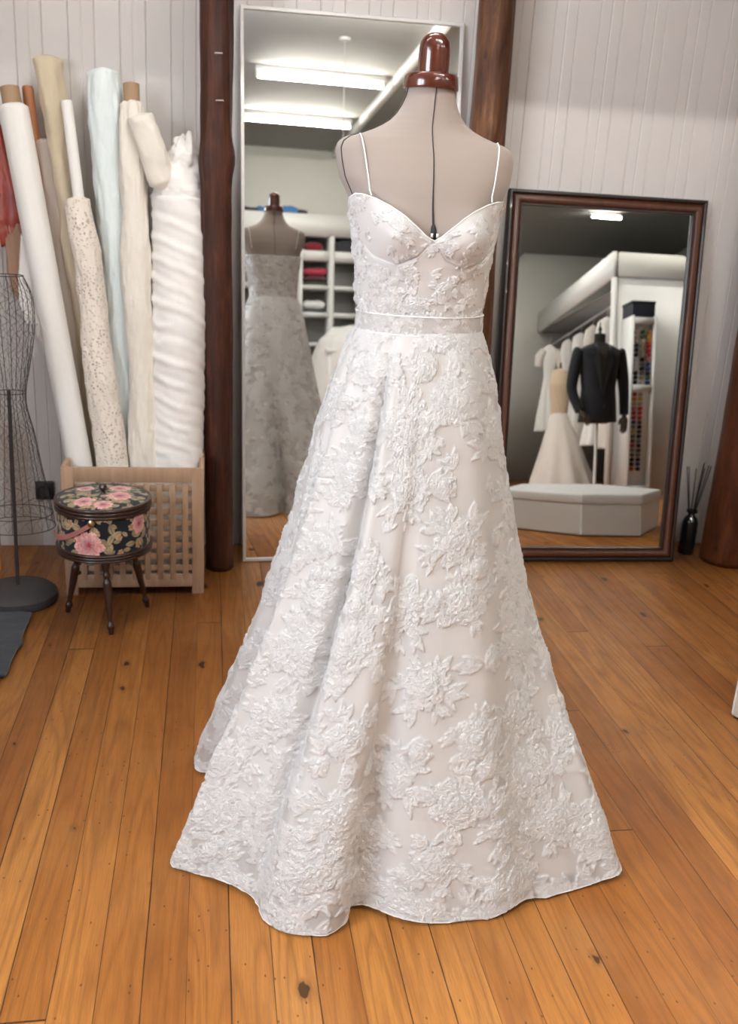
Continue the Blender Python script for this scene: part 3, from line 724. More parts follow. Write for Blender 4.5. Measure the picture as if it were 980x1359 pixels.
# ------------------------------------------------------------------ wooden lattice box with fabric rolls
bx0, bx1, by0, by1, bh = -.478, -.018, 3.045, 3.335, .450
bxo = W(empty('lattice_box', ((bx0+bx1)/2, (by0+by1)/2, 0), 'pale wooden lattice box holding the fabric rolls, behind the floral sewing box', 'storage box'))
def panel(nm, y, f=1):
    t = .016; mb = MB()
    mb.box((bx0+.02, y, bh/2), (.04, t, bh)); mb.box((bx1-.02, y, bh/2), (.04, t, bh))
    mb.box(((bx0+bx1)/2, y, bh-.025), (bx1-bx0-.08, t*.9, .05)); mb.box(((bx0+bx1)/2, y, .050), (bx1-bx0-.08, t*.9, .045))
    p = mb.build(nm, M_pinev, bxo, smooth=0, bevel=.0015)
    zs = np.linspace(.094, bh-.072, 8); xs = np.linspace(bx0+.062, bx1-.062, 9)
    for z in zs: MB().box(((bx0+bx1)/2, y+f*.004, z), (bx1-bx0-.082, .007, .020)).build('slat', M_pine, p, smooth=0, bevel=.001)
    for x in xs: MB().box((x, y-f*.0045, bh/2), (.020, .007, bh-.11)).build('slat', M_pinev, p, smooth=0, bevel=.001)
panel('front_panel', by0+.008, 1); panel('back_panel', by1-.008, -1)
for x in (bx0+.008, bx1-.008):
    mb = MB(); mb.box((x, (by0+by1)/2, bh-.025), (.016, by1-by0-.034, .05)); mb.box((x, (by0+by1)/2, .05), (.016, by1-by0-.034, .045))
    for z in np.linspace(.09, bh-.075, 10): mb.box((x, (by0+by1)/2, z), (.008, by1-by0-.034, .021))
    mb.build('side_panel', M_pine, bxo, smooth=0)
MB().box(((bx0+bx1)/2, (by0+by1)/2, .024), (bx1-bx0-.034, by1-by0-.034, .008)).build('bottom', M_pine, bxo, smooth=0)

def roll(name, a, b, r0_, r1_, fn, mat, label, core=None, n=80, m=160, capr=.35, sub=None, cat='fabric roll', group='fabric rolls standing in the lattice box', bend=None, attrs=None):
    a, b = np.array(a, float), np.array(b, float); th = W(empty(name, (a[0], a[1], a[2]), label, cat, group))
    t = np.linspace(0, 1, m); ang = np.linspace(0, 2*PI, n, endpoint=False); d = (b-a); L = np.linalg.norm(d); d /= L
    u = np.cross(d, (0, 1., 0)); u /= np.linalg.norm(u); v = np.cross(d, u)
    A, T = np.meshgrid(ang, t)
    r = np.interp(T, [0, 1], [r0_, r1_])+fn(A, T, L)
    r = r*(1-(1-capr)*np.clip((T-.992)/.008, 0, 1)**2)
    c = a+d*L*T[..., None]
    if bend is not None: c = c+bend(T)[..., None]*u
    P = c+r[..., None]*(np.cos(A)[..., None]*u+np.sin(A)[..., None]*v)
    mb = MB().grid(P, wv=True, capu=True); mb.build('fabric', mat, th, smooth=180)
    if core:
        cr0, cl_, cm = core; p0 = b-d*.06; p1 = b+d*cl_
        k = 24; aa_ = np.linspace(0, 2*PI, k, endpoint=False)
        prof = [(p0, cr0), (p1, cr0), (p1, cr0*.82), (p1-d*.05, cr0*.82)]
        Q = np.stack([p+rq*(np.cos(aa_)[:, None]*u+np.sin(aa_)[:, None]*v) for p, rq in prof])
        MB().grid(Q, wv=True, capu=True).build('core_tube', cm, th)
    return th
def lace_roll_mat():
    t = NT('cream_lace_roll'); v = t.coord(); t.set(rough=.85, sheen=.3, spec=.2)
    vo = t.new('ShaderNodeTexVoronoi', ins={'Scale': 95.0}); t.l.new(v, vo.inputs['Vector'])
    h = t.ramp(vo.outputs['Distance'], [(.22, (0, 0, 0)), (.42, (1, 1, 1))]); n = t.noise(v, 7, 4)
    band = t.ramp(n, [(.42, (.25, .25, .25)), (.55, (1, 1, 1))])
    t.set(color=t.mix(t.math('MULTIPLY', t.math('SUBTRACT', 1, h), band), (.78, .70, .62), (.52, .41, .32)))
    t.bump(h, .7, .003); return t.m
M_r_lace = lace_roll_mat()
flat = lambda A, T, L: .0004*fbm(A*2, T*6, 1)
roll('fabric_roll', (-.375, 3.125, .03), (-.626, 3.40, 1.555), .041, .047, lambda A, T, L: .0012*np.tanh(np.sin(A-2.2)*8)+.0006*fbm(A*2, T*6, 1), M_r_white, 'smooth white roll leaning leftmost and foremost in the lattice box', (.030, .055, M_card), capr=.75)
roll('cardboard_tube', (-.43, 3.235, .03), (-.588, 3.462, 1.62), .018, .018, lambda A, T, L: 0*A, plain('orange_brown_tube', (.34, .13, .05), .6), 'orange brown tube sticking up behind the leftmost white roll', cat='tube', group=None, capr=.9)
roll('fabric_roll', (-.285, 3.135, .03), (-.425, 3.345, 1.285), .062, .040, lambda A, T, L: (.004*fbm(A*1.3+T*3, T*9, 2)+.0035*np.tanh(4*np.sin(A*1+T*14))*np.clip((T-.15)*2, 0, 1)+.0020*fbm(A*5, T*40, 4)), M_r_lace, 'cream eyelet lace wound on a long white tube, in the lattice box', (.018, .30, M_r_white), capr=.5)
roll('fabric_roll', (-.33, 3.250, .03), (-.529, 3.47, 1.712), .040, .042, lambda A, T, L: .014*fbm(np.cos(A)+4, T*9, 3)*np.clip(T*2, .3, 1)+.004*np.sin(A*3+T*5)+.0015*fbm(A*5, T*40, 4), M_r_cream, 'yellowish cream sheer fabric roll leaning highest at the back of the box', capr=.6)
roll('fabric_roll', (-.245, 3.245, .03), (-.350, 3.465, 1.690), .050, .056, lambda A, T, L: .005*fbm(A*1.2, T*9, 5)+.003*fbm(A*4, T*30, 4)-.010*np.clip((T-.93)/.07, 0, 1)**2, M_r_blue, 'pale blue padded fabric roll in clear film standing against the wall', capr=.45)
t6 = roll('fabric_roll', (-.200, 3.135, .03), (-.253, 3.405, 1.592), .060, .040, lambda A, T, L: .007*fbm(A*1.3+1, T*9, 1)+.004*np.tanh(3*np.sin(A+T*9))+.0025*fbm(A*6, T*50, 5)+.012*np.exp(-((T-.62)/.12)**2)*np.cos(A), M_r_ivory, 'fluffy ivory tulle roll with a cardboard core showing on top, between lace and satin', (.026, .055, M_card), capr=.7)
# folded-over end hanging from the ivory roll
t = np.linspace(0, 1, 60); pth = np.stack([np.interp(t, [0, .15, .5, 1], [-.245, -.225, -.19, -.150]), np.interp(t, [0, .2, 1], [3.375, 3.345, 3.325]), np.interp(t, [0, .15, 1], [1.55, 1.545, 1.325])], 1)
mb = MB(); A, T = np.meshgrid(np.linspace(0, 2*PI, 40, endpoint=False), t); rr_ = np.interp(T, [0, .1, .6, .92, 1], [.018, .034, .044, .038, .006])+.004*fbm(A*1.5, T*6, 2)
P = pth[:, None]+np.stack([rr_*np.cos(A), rr_*.7*np.sin(A)-.012, rr_*.35*np.cos(A)], 2); mb.grid(P, wv=True, capu=True).build('folded_end', M_r_ivory, t6, smooth=180)
t7 = roll('fabric_roll', (-.124, 3.165, .03), (-.092, 3.375, 1.30), .088, .092, lambda A, T, L: .0095*(1-np.abs(np.sin((A*3+T*2*PI*20+1.6*fbm(np.cos(A)*1.5+3, T*7, 2))/2)))*(.6+.4*vn(T*5, np.cos(A)*2+3, 3))+.0035*np.abs(np.sin((A*5+T*2*PI*37+vn(T*9, np.cos(A)+2, 1)*2)/2))+.004*fbm(np.cos(A)+3, T*8, 3), M_r_satin, 'thick white silk roll with twisted diagonal wrinkles, rightmost in the box', capr=.5)
# crumpled film-like end above the silk roll
A, T = np.meshgrid(np.linspace(0, 2*PI, 70, endpoint=False), np.linspace(0, 1, 70)); c = np.array([-.092, 3.375, 1.25]); 
r_ = np.interp(T, [0, .3, .55, .8, 1], [.094, .100, .072, .050, .014])+.014*fbm(A*1.6, T*5, 6)*np.clip(T*4, 0, 1)+.004*fbm(A*5, T*16, 2)
P = np.stack([c[0]+r_*np.cos(A)+.01*T, c[1]+r_*.8*np.sin(A), c[2]+T*.25+.016*vn(A*2, T*4, 2)*T], 2); MB().grid(P, wv=True, capu=True).build('crumpled_end', M_r_satin, t7, smooth=180)
roll('fabric_roll', (-.40, 3.262, .03), (-.545, 3.47, 1.46), .036, .052, lambda A, T, L: .008*fbm(A*1.4, T*6, 7)+.003*np.sin(A*4), M_r_pink, 'blush beige sheer roll standing behind the leftmost white roll', capr=.6)
roll('fabric_roll', (-.078, 3.275, .03), (-.026, 3.46, 1.03), .030, .042, lambda A, T, L: .006*fbm(A*1.4, T*9, 7), cloth('slate_teal_cloth', (.07, .11, .13), .8, 500, .3, .5, .2), 'dark slate teal roll half hidden between silk roll and log post', capr=.6)
roll('paper_tube', (-.30, 3.275, .03), (-.50, 3.505, 1.585), .012, .012, lambda A, T, L: 0*A, M_r_white, 'thin white tube behind the lace roll tube', cat='tube', group=None, capr=.9)
# cloths hanging at the far left
def drape(name, pts, widths, mat, label, seed, thick=.02):
    p = np.array(pts, float); m = 60; t = np.linspace(0, 1, m); c = np.stack([sinterp(t, np.linspace(0, 1, len(p)), p[:, i]) for i in range(3)], 1); wd = np.interp(t, np.linspace(0, 1, len(widths)), widths)
    A, T = np.meshgrid(np.linspace(0, 2*PI, 64, endpoint=False), t); wv = 1+.12*np.sin(A*5+T*4)+.16*fbm(A*1.5, T*5, seed)
    P = np.stack([c[:, 0][:, None]+wd[:, None]*np.cos(A)*wv, c[:, 1][:, None]+thick*np.sin(A)*wv, c[:, 2][:, None]+.01*vn(A*2, T*3, seed)], 2)
    return tag(MB().grid(P, wv=True, capu=True).build(name, mat, smooth=180), label, 'fabric', 'loose fabrics at the left edge')
drape('draped_fabric', [(-.70, 3.47, 1.50), (-.675, 3.45, 1.36), (-.655, 3.44, 1.22), (-.645, 3.44, 1.12)], [.02, .045, .06, .05], plain('red_orange_silk', (.36, .055, .035), .4, bump=(20, .5, .01), vary=.5), 'red and orange silk hanging at the left edge behind the white roll', 3)
drape('draped_fabric', [(-.65, 3.44, 1.19), (-.630, 3.43, 1.05), (-.605, 3.42, .95), (-.58, 3.42, .87)], [.035, .05, .05, .02], cloth('tan_cloth', (.40, .24, .17), .8, 500, .3, .5, .2), 'tan cloth hanging below the red silk at the left edge', 4)
drape('draped_fabric', [(-.603, 3.35, 1.16), (-.600, 3.345, 1.05), (-.595, 3.335, .95), (-.575, 3.33, .875)], [.012, .026, .035, .028], M_r_satin, 'white cloth corner with frayed edge hanging left of the white roll', 5, .014)

# ------------------------------------------------------------------ floral sewing box on three legs
class Paint:
    def __init__(s, x0, x1, y0, y1, res, bg): s.x0, s.y0, s.res = x0, y0, res; s.nx = int((x1-x0)/res)+2; s.ny = int((y1-y0)/res)+2; s.C = np.zeros((s.ny, s.nx, 3), np.float32)+np.array(bg)
    def petal(s, cx, cy, ang, L, Wd, c0, c1, pointed=False, seed=0, vein=0):
        c, n = math.cos(ang), math.sin(ang); mx, my = cx+c*L*.5, cy+n*L*.5; rad = L*.62+Wd
        i0, i1 = max(0, int((mx-rad-s.x0)/s.res)), min(s.nx, int((mx+rad-s.x0)/s.res)+1); j0, j1 = max(0, int((my-rad-s.y0)/s.res)), min(s.ny, int((my+rad-s.y0)/s.res)+1)
        if i1-i0 < 2 or j1-j0 < 2: return
        X, Y = np.meshgrid(s.x0+np.arange(i0, i1)*s.res-cx, s.y0+np.arange(j0, j1)*s.res-cy); u = (X*c+Y*n)/L; v = (-X*n+Y*c)/Wd
        w_ = np.sin(np.clip(u, 0, 1)*PI)**.8 if pointed else np.clip(u, 0, 1)**.5; um = 1 if pointed else 1-.25*v**2-.08*vn(v*4, seed)
        ins = (u > 0) & (u < um) & (np.abs(v) < w_)
        k = (np.clip(u+.25*vn(v*5, u*2+seed, 1), 0, 1)**1.6)[..., None]
        col = np.array(c0)*(1-k)+np.array(c1)*k
        if vein: col = col*(1-.45*np.exp(-(v/.15)**2))[..., None]
        s.C[j0:j1, i0:i1][ins] = col[ins]
    def rose(s, cx, cy, r, rng):
        for k, L, f in ((9, 1, 0), (9, .8, .15), (8, .62, .35), (6, .45, .6), (5, .3, .85)):
            a0 = rng.rand()*6
            for i in range(k):
                c0 = np.array([.40, .03, .07]); c1 = np.array([.90, .52, .48])*(1-f*.55)+rng.uniform(-.03, .05)
                s.petal(cx, cy, a0+i*6.283/k, r*L*rng.uniform(.85, 1.1), r*.34*L**.5, c0, c1, seed=rng.randint(99))
    def leaf(s, cx, cy, a, L, rng): c = np.array([.40, .31, .18])*rng.uniform(.8, 1.25); s.petal(cx, cy, a, L, L*.26, c*.7, c*1.1, True, rng.randint(99), 1)
    def bloom(s, cx, cy, r, rng):
        for i in range(5): s.petal(cx, cy, i*1.257+rng.uniform(-.2, .2), r, r*.42, (.42, .20, .10), (.62, .42, .27), seed=rng.randint(99))
        s.petal(cx-r*.12, cy, 0, r*.25, r*.15, (.2, .08, .03), (.3, .12, .05))
    def fill(s, box, rng, roses):
        for p in scatter(rng, lambda p: True, box,   .027, 4000):
            for k in range(rng.randint(2, 4)): s.leaf(p[0], p[1], rng.rand()*6.28, rng.uniform(.018, .036), rng)
        for p in scatter(rng, lambda p: True, box,   .046, 2000): s.bloom(p[0], p[1], rng.uniform(.009, .013), rng)
        for x, y, r in roses:
            for k in range(5): s.leaf(x+math.cos(k*1.3)*r*.7, y+math.sin(k*1.3)*r*.7, k*1.3, r*.7, rng)
            s.rose(x, y, r, rng)
    def get(s, x, y):
        i = np.clip(((x-s.x0)/s.res).astype(int), 0, s.nx-1); j = np.clip(((y-s.y0)/s.res).astype(int), 0, s.ny-1); c = s.C[j, i]; return np.concatenate([c, np.ones(c.shape[:-1]+(1,))], -1)
M_print = vcol_mat('floral_print_cotton'); rng = np.random.RandomState(3)
sx, sy, sr = -.325, 2.862, .142
swb = W(empty('sewing_box', (sx, sy, 0), 'round sewing box covered in dark rose print fabric on three turned legs', 'sewing box'))
zb, zt = .262, .378
pt_ = Paint(0, 2*PI*sr, 0, .2, .0008, (.008, .010, .016))
fa = lambda deg: (math.radians(deg) % (2*PI))*sr
pt_.fill((0, 2*PI*sr, 0, .2), rng, [(fa(257), .034, .046), (fa(323), .088, .030), (fa(186), .07, .030), (fa(60), .06, .035), (fa(110), .08, .03)])
ang = np.linspace(0, 2*PI, 720, endpoint=False); zz = np.linspace(zb, zt, 130); A, Z = np.meshgrid(ang, zz)
rad = sr-.003*(1-np.sin((Z-zb)/(zt-zb)*PI)); P = np.stack([sx+rad*np.cos(A), sy+rad*np.sin(A), Z], 2)
MB().grid(P, wv=True).build('drum', M_print, swb, smooth=180, attrs={'print': ('FLOAT_COLOR', pt_.get(A*sr, Z-zb))})
pt2 = Paint(-.16, .16, -.16, .16, .0008, (.008, .010, .016)); pt2.fill((-.15, .15, -.15, .15), rng, [(.052, -.022, .040), (-.050, -.075, .034), (.045, .06, .035), (-.06, .06, .03), (.01, -.10, .03)])
rs = np.linspace(.0005, sr-.004, 110); A, RR = np.meshgrid(ang[::2], rs); P = np.stack([sx+RR*np.cos(A), sy+RR*np.sin(A), .410+.010*(1-(RR/sr)**2)-.004*(RR/sr)**10], 2)
lid = MB().grid(P, wv=True).build('lid', M_print, swb, smooth=180, attrs={'print': ('FLOAT_COLOR', pt2.get(RR*np.cos(A), RR*np.sin(A)))})
def band(z0, z1, nm, par):
    pr = [(sr-.006, z0)]; k = 3; dz = (z1-z0)/k
    for i in range(k):
        for q in np.linspace(0, PI, 7): pr.append((sr+.001+.0045*math.sin(q), z0+dz*i+dz*(1-math.cos(q))/2))
    pr.append((sr-.006, z1)); return MB().lathe(pr, (sx, sy, 0), 96, cap=False).build(nm, M_turn, par)
band(.377, .409, 'lid_rim', lid); band(.240, .266, 'bottom_rim', swb)
MB().lathe([(.137, .242), (.137, .254)], (sx, sy, 0), 64).build('underside', M_turn, swb)
MB().lathe([(.009, .417), (.006, .424), (.010, .432), (.013, .440), (.010, .448), (.003, .451)], (sx, sy, 0), 24).build('knob', M_turn, lid)
def leg(foot, top, nm='leg'):
    f, t_ = np.array(foot), np.array(top); s = np.array([0, .03, .05, .09, .12, .16, .45, .66, .72, .76, .80, .86, 1.]); r_ = [.007, .0085, .008, .012, .012, .007, .0115, .0135, .008, .012, .008, .0125, .015]
    MB().tube([f+(t_-f)*k for k in np.linspace(0, 1, 60)], np.interp(np.linspace(0, 1, 60), s, r_), 16).build(nm, M_turn, swb)
leg((-.455, 2.909, 0), (-.405, 2.890, .243)); leg((-.300, 2.732, 0), (-.316, 2.775, .243)); leg((-.203, 2.942, 0), (-.250, 2.915, .243))
# carrying strap with brass buttons
hd = [(sr*1.045*math.cos(R(a)), sr*1.045*math.sin(R(a)), z) for a, z in zip(np.linspace(262, 196, 24), .366-.062*np.sin(np.linspace(0, 1, 24)*PI/1.7))]
hd = np.array(hd)+np.array([sx, sy, 0]); up = np.array([0, 0, .008]); o_ = MB().grid(np.stack([hd-up, hd+up, hd+up+[-.002, -.002, 0], hd-up+[-.002, -.002, 0]]), wu=True); 
o_.build('carrying_strap', plain('rose_strap', (.42, .16, .14), .7, vary=.5), swb)
for a, z in ((262, .370),):
    p = np.array([sx+sr*1.05*math.cos(R(a)), sy+sr*1.05*math.sin(R(a)), z]); dd = np.array([math.cos(R(a)), math.sin(R(a)), 0]); MB().tube([p-dd*.002, p+dd*.004, p+dd*.007], [.011, .010, .003], 20).build('button', M_brass, swb)

# ------------------------------------------------------------------ wire dress form at left edge
wf = W(empty('wire_dress_form', (-.625, 3.01, 0), 'rusty wire dress form on a round dark base, left of the sewing box', 'dress form'))
MB().lathe([(.120, 0), (.126, .012), (.124, .030), (.108, .044), (.06, .052), (.008, .056)], (-.625, 3.01, 0), 56).build('base', M_base, wf)
MB().cyl((-.625, 3.01, .05), (-.622, 3.045, .70), .006, n=12).build('pole', M_iron, wf)
wr = MB(); wc = np.array([-.622, 3.06]); zk = [.245, .32, .45, .56, .67, .70, .76, .85, .93, 1.0, 1.05]; wk = [.118, .108, .085, .068, .048, .050, .062, .080, .088, .082, .06]
def wp(a, z, k=1): r_ = sinterp(z, zk, wk)*k; return np.stack([wc[0]+r_*np.cos(a), wc[1]+r_*.8*np.sin(a), z+0*a], -1)
for a in np.linspace(0, 2*PI, 12, endpoint=False): z = np.linspace(.245, 1.05, 50); wr.tube(wp(a+0*z, z), .0011, 5)
for z0 in (.245, .29, .69, 1.05): a = np.linspace(0, 2*PI, 49); wr.tube(wp(a, z0+0*a), .0015, 5)
wr.build('wire_frame', M_iron, wf)
wm = MB()
for s in (1, -1):
    for a0 in np.linspace(0, 2*PI, 20, endpoint=False): z = np.linspace(.25, 1.04, 60); wm.tube(wp(a0+s*(z-.25)*5.0+.12*np.sign(np.sin(z*90)), z, .985), .00045, 4)
wm.build('chicken_wire', M_iron, wf)
# loose frayed threads caught on the wire
fr = MB(); rg = np.random.RandomState(2)
for k in range(16):
    p = np.array([-.572+rg.uniform(-.012, .012), 3.20, .93+rg.uniform(-.03, .02)]); pts = [p]
    for j in range(7): p = p+np.array([rg.uniform(-.008, .014), rg.uniform(-.006, .006), rg.uniform(-.03, -.004)]); pts.append(p)
    fr.tube(pts, .0008, 4)
tag(fr.build('frayed_threads', M_r_white), 'loose white frayed threads hanging from the white cloth corner', 'threads', kind='stuff')
sk = W(empty('wall_socket', (-.614, YW-.008, .19), 'black wall socket low on the boarded wall behind the wire dress form', 'socket'))
MB().box((-.614, YW-.008, .224), (.066, .016, .070)).build('plate', M_black, sk, smooth=0, bevel=.003); MB().lathe([(.022, 0), (.020, .004), (.018, .001)], (0, 0, 0), 20).build('socket_face', M_black, sk, origin=(0, 0, 0))
sk.children[-1].location = (0, -.0085, .034); sk.children[-1].rotation_euler = (PI/2, 0, 0)
MB().beam((-.775, 3.285, .0), (-.79, 3.32, .56), .085, .03, (0, 1, 0)).build('x', M_pine)
o = bpy.data.objects['x']; o.name = 'wooden_board'; o.data.name = 'wooden_board'; o.data.materials[0] = wood('orange_varnished_board', (.42, .17, .05), (.55, .25, .08), 30, 2, .35, .4); tag(o, 'orange varnished wooden board standing at the far left edge', 'board')
# rugs
def rug(x0, x1, y0, y1, z, mat, label, name, seed):
    nx, ny = 70, 90; x = np.linspace(x0, x1, nx); y = np.linspace(y0, y1, ny); Xr, Yr = np.meshgrid(x, y)
    ex = .008*fbm(Yr*9, 1, seed); Xr = Xr+ex*np.clip((Xr-x0)/(x1-x0), 0, 1); Yr = Yr+.008*fbm(Xr*9, 4, seed)
    Zr = z+.001*fbm(Xr*20, Yr*20, seed); edge = np.ones_like(Zr); Zt = Zr+.006
    mb = MB(); mb.grid(np.stack([Xr, Yr, Zt], 2)); mb.grid(np.stack([Xr, Yr, Zr*0+z-.0], 2)[::-1])
    rim = lambda s: np.stack([np.stack([Xr[s], Yr[s], Zt[s]], 1), np.stack([Xr[s], Yr[s], Zr[s]*0+z], 1)])
    for s in (np.s_[0, :], np.s_[-1, :], np.s_[:, 0], np.s_[:, -1]): mb.grid(rim(s))
    return tag(mb.build(name, mat, smooth=180), label, 'rug', 'rugs at the left edge')
rug(-1.25, -.565, 1.95, 2.60, .001, M_rugr, 'dark red rug showing a sliver below the navy mat at the left edge', 'rug', 3)
rug(-1.25, -.560, 2.46, 2.885, .008, M_rugn, 'dark navy felt mat on the floor in front of the wire form base', 'rug', 5)

# ------------------------------------------------------------------ reed diffuser
rd = W(empty('reed_diffuser', (1.977, 3.42, 0), 'small black bottle with black reeds standing right of the framed mirror', 'reed diffuser'))
MB().lathe([(.030, 0), (.033, .004), (.033, .10), (.032, .135), (.026, .155), (.013, .168), (.012, .176), (.022, .180), (.023, .190), (.012, .193)], (1.977, 3.42, 0), 40).build('bottle', M_glassblk, rd)
rg = np.random.RandomState(4)
for tx, ty, tz in ((-.055, .0, .375), (-.035, .02, .37), (.012, -.02, .375), (.022, .01, .385), (.036, .03, .385), (.045, -.01, .38), (.052, .02, .375), (.004, .03, .36)):
    MB().cyl((1.977+tx*.06, 3.42+ty*.1, .12), (1.977+tx, 3.42+ty, tz), .0022, n=6).build('reed', M_black, rd)

# ------------------------------------------------------------------ white leather fitting podium
pod = W(empty('podium', (1.95, 1.9, 0), 'low white leather podium on the right, its corner at the photo edge', 'podium'))
pv = np.array([(1.446, 2.118), (1.775, 2.55), (2.10, 2.58), (2.45, 2.10), (2.30, 1.50), (1.72, 1.52)]); pc_ = pv.mean(0)
def prism(pv, prof, mat, nm):
    P = np.stack([np.concatenate([pc_+(pv-pc_)*k, np.full((len(pv), 1), z)], 1) for k, z in prof]); return MB().grid(P[:, ::-1], wv=True, capu=True).build(nm, mat, pod, smooth=35, bevel=.006)
prism(pv, [(.985, .0), (.985, .006)], M_black, 'plinth'); prism(pv, [(1., .006), (1., .012), (1., .165)], M_leather, 'side_panel'); prism(pv, [(1.01, .167), (1.015, .178), (1.015, .205), (1.0, .218), (.9, .221)], M_leather, 'top_cushion')
st = MB()
for k in np.arange(.03, .15, .006): st.box((1.455+.008, 2.125-.010, k), (.0016, .0016, .003))
st.build('stitching', M_grey, pod, smooth=0)

# ------------------------------------------------------------------ the room behind the camera: shelving seen in the tall mirror
SY0, SY1 = YB+.01, -3.87
shv = W(empty('shelving_unit', (1.2, -4.06, 0), 'tall white open shelving unit with folded fabrics, against the back wall', 'shelving'))
X0s, X1s = -.1, 2.48; cols = [-.10, .26, .62, .98, 1.34, 1.70, 2.06, 2.42]
for x in cols: MB().box((x+.025, (SY0+SY1)/2, 1.08), (.05, SY1-SY0, 2.16)).build('upright', M_white, shv, smooth=0)
MB().box(((X0s+X1s)/2, (SY0+SY1)/2, 2.27), (X1s-X0s+.04, SY1-SY0+.04, .22)).build('header_board', M_white, shv, smooth=0)
for zc, th_ in ((1.94, .10), (1.59, .04), (1.285, .05), (.95, .04), (.62, .04), (.30, .04), (.03, .06)):
    for i in range(len(cols)-1): MB().box(((cols[i]+cols[i+1]+.05)/2, (SY0+SY1)/2-.004, zc), (.308, SY1-SY0-.012, th_)).build('shelf', M_white, shv, smooth=0)
MB().box(((X0s+X1s)/2, SY0+.006, 1.08), (X1s-X0s, .01, 2.16)).build('back_board', M_grey, shv, smooth=0)
def fold(x, z, w_, h_, d_, col, label, name='folded_fabric', y=None, group='folded fabrics in the shelving unit', seed=0):
    y = SY1-.06-d_/2 if y is None else y; A, T = np.meshgrid(np.linspace(0, 2*PI, 40, endpoint=False), np.linspace(0, 1, 14))
    k = np.sin(np.clip(T, .02, .98)*PI)**.35
    c, s = np.cos(A), np.sin(A); sq = 1/np.maximum(np.abs(c), np.abs(s))**.75
    P = np.stack([x+w_/2*c*sq*k*(1+.05*vn(A*2, T*3+seed, 1)), y+d_/2*s*sq*k, z+h_*T*(1+.12*vn(A*1.5, seed, 2))], 2)
    return tag(MB().grid(P, wv=True, capu=True).build(name, cloth('fabric_dye', col, .85, 400, .3, .6, .2), smooth=180), label, 'folded fabric', group)
fold(1.53, 1.99, .20, .11, .25, (.20, .01, .02), 'dark red fabric heap on the upper shelf of the tall shelving', seed=1)
fold(1.545, 1.61, .29, .05, .28, (.05, .07, .04), 'dark green folded fabric at the bottom of the stack on the middle shelf', seed=2)
fold(1.545, 1.66, .29, .055, .28, (.10, .03, .03), 'maroon folded fabric second from bottom of the middle shelf stack', seed=3)
fold(1.545, 1.715, .29, .095, .28, (.42, .03, .06), 'crimson folded fabric on top of the stack on the middle shelf', seed=4)
fold(1.54, 1.31, .27, .03, .27, (.05, .06, .08), 'dark folded fabric under the white one on the lower shelf', seed=5)
fold(1.54, 1.34, .27, .11, .27, (.74, .74, .72), 'white folded fabric on the lower shelf of the tall shelving', seed=6)
fold(1.90, 1.99, .26, .14, .27, (.04, .04, .05), 'black folded fabric on the upper shelf right of the red one', seed=7)
fold(.80, 2.38, .22, .06, .2, (.02, .02, .03), 'flat black bundle lying on top of the shelving header', 'bundle', group=None, seed=8)
fold(.93, 2.38, .12, .07, .2, (.05, .16, .38), 'small blue bundle on top of the shelving beside the black one', 'bundle', group=None, seed=9)
fold(1.24, 2.38, .22, .10, .2, (.06, .17, .38), 'larger blue bundle on top of the shelving, right of the form head', 'bundle', group=None, seed=10)
fold(1.39, 2.38, .12, .06, .2, (.02, .02, .03), 'small black bundle on top of the shelving, right end', 'bundle', group=None, seed=11)
fold(.48, 1.61, .28, .2, .27, (.06, .06, .06), 'dark cloth pile on the middle shelf at the left', seed=12); fold(.80, 1.61, .28, .2, .27, (.30, .28, .26), 'grey cloth pile on the middle shelf behind the form', seed=13)
# cutting table with a heap of white tulle in front of the shelving
tb = W(empty('cutting_table', (1.9, -2.9, 0), 'white cutting table in front of the shelving unit, heaped with tulle', 'table'))
MB().box((1.95, -2.9, .87), (1.0, .7, .03)).build('tabletop', M_white, tb, smooth=0, bevel=.004)
for x in (1.5, 2.4):
    for y in (-3.2, -2.6): MB().box((x, y, .4275), (.045, .045, .855)).build('leg', M_white, tb, smooth=0)
A, T = np.meshgrid(np.linspace(0, 2*PI, 90, endpoint=False), np.linspace(0, 1, 60))
kx = np.interp(T, [0, .2, .5, .85, 1], [.02, .24, .40, .46, .50]); zt_ = np.interp(T, [0, .2, .5, .7, 1], [1.12, 1.10, .96, .75, .12])
P = np.stack([1.80+kx*np.cos(A)*(1+.10*np.sin(A*9+T*2)*T+.06*fbm(A*2, T*4, 2)), -2.86+kx*.95*np.sin(A)*(1+.10*np.sin(A*8)*T), zt_+.025*fbm(A*2, T*5, 3)], 2)
tag(MB().grid(P, wv=True, capu=True).build('tulle_heap', M_gown, smooth=180), 'heap of white tulle gowns spilling over the cutting table', 'gown')

# ------------------------------------------------------------------ closet with gowns seen in the framed mirror
clo = W(empty('closet', (4.3, -2.3, 0), 'white built-in open closet with a deep fascia board over hanging gowns', 'closet'))
NY = -.42; NX = 3.13
fa_ = MB(); a0, a1 = np.array((NX, NY)), np.array((3.47, YB+.02)); dd = (a1-a0)/np.linalg.norm(a1-a0); nn = np.array([-dd[1], dd[0]]); nn = nn if nn[0] > 0 else -nn
q = [a0, a1, a1+nn*.04, a0+nn*.04]; fa_.add([(*p, z) for p, z in zip(q, (2.01, 2.05, 2.05, 2.01))]+[(*p, z) for p, z in zip(q, (2.235, 2.33, 2.33, 2.235))], [(3, 2, 1, 0), (4, 5, 6, 7), (0, 1, 5, 4), (1, 2, 6, 5), (2, 3, 7, 6), (3, 0, 4, 7)])
fa_.build('fascia_board', M_white, clo, smooth=0)
MB().box(((NX+5.55)/2+.03, NY+.0, 2.12), (5.55-NX-.06, .05, .21)).build('front_fascia', M_wall2, clo, smooth=0)
MB().box(((NX+5.55)/2+.03, NY-.02, 1.0), (5.55-NX-.06, .04, 2.0)).build('end_panel', M_white, clo, smooth=0)
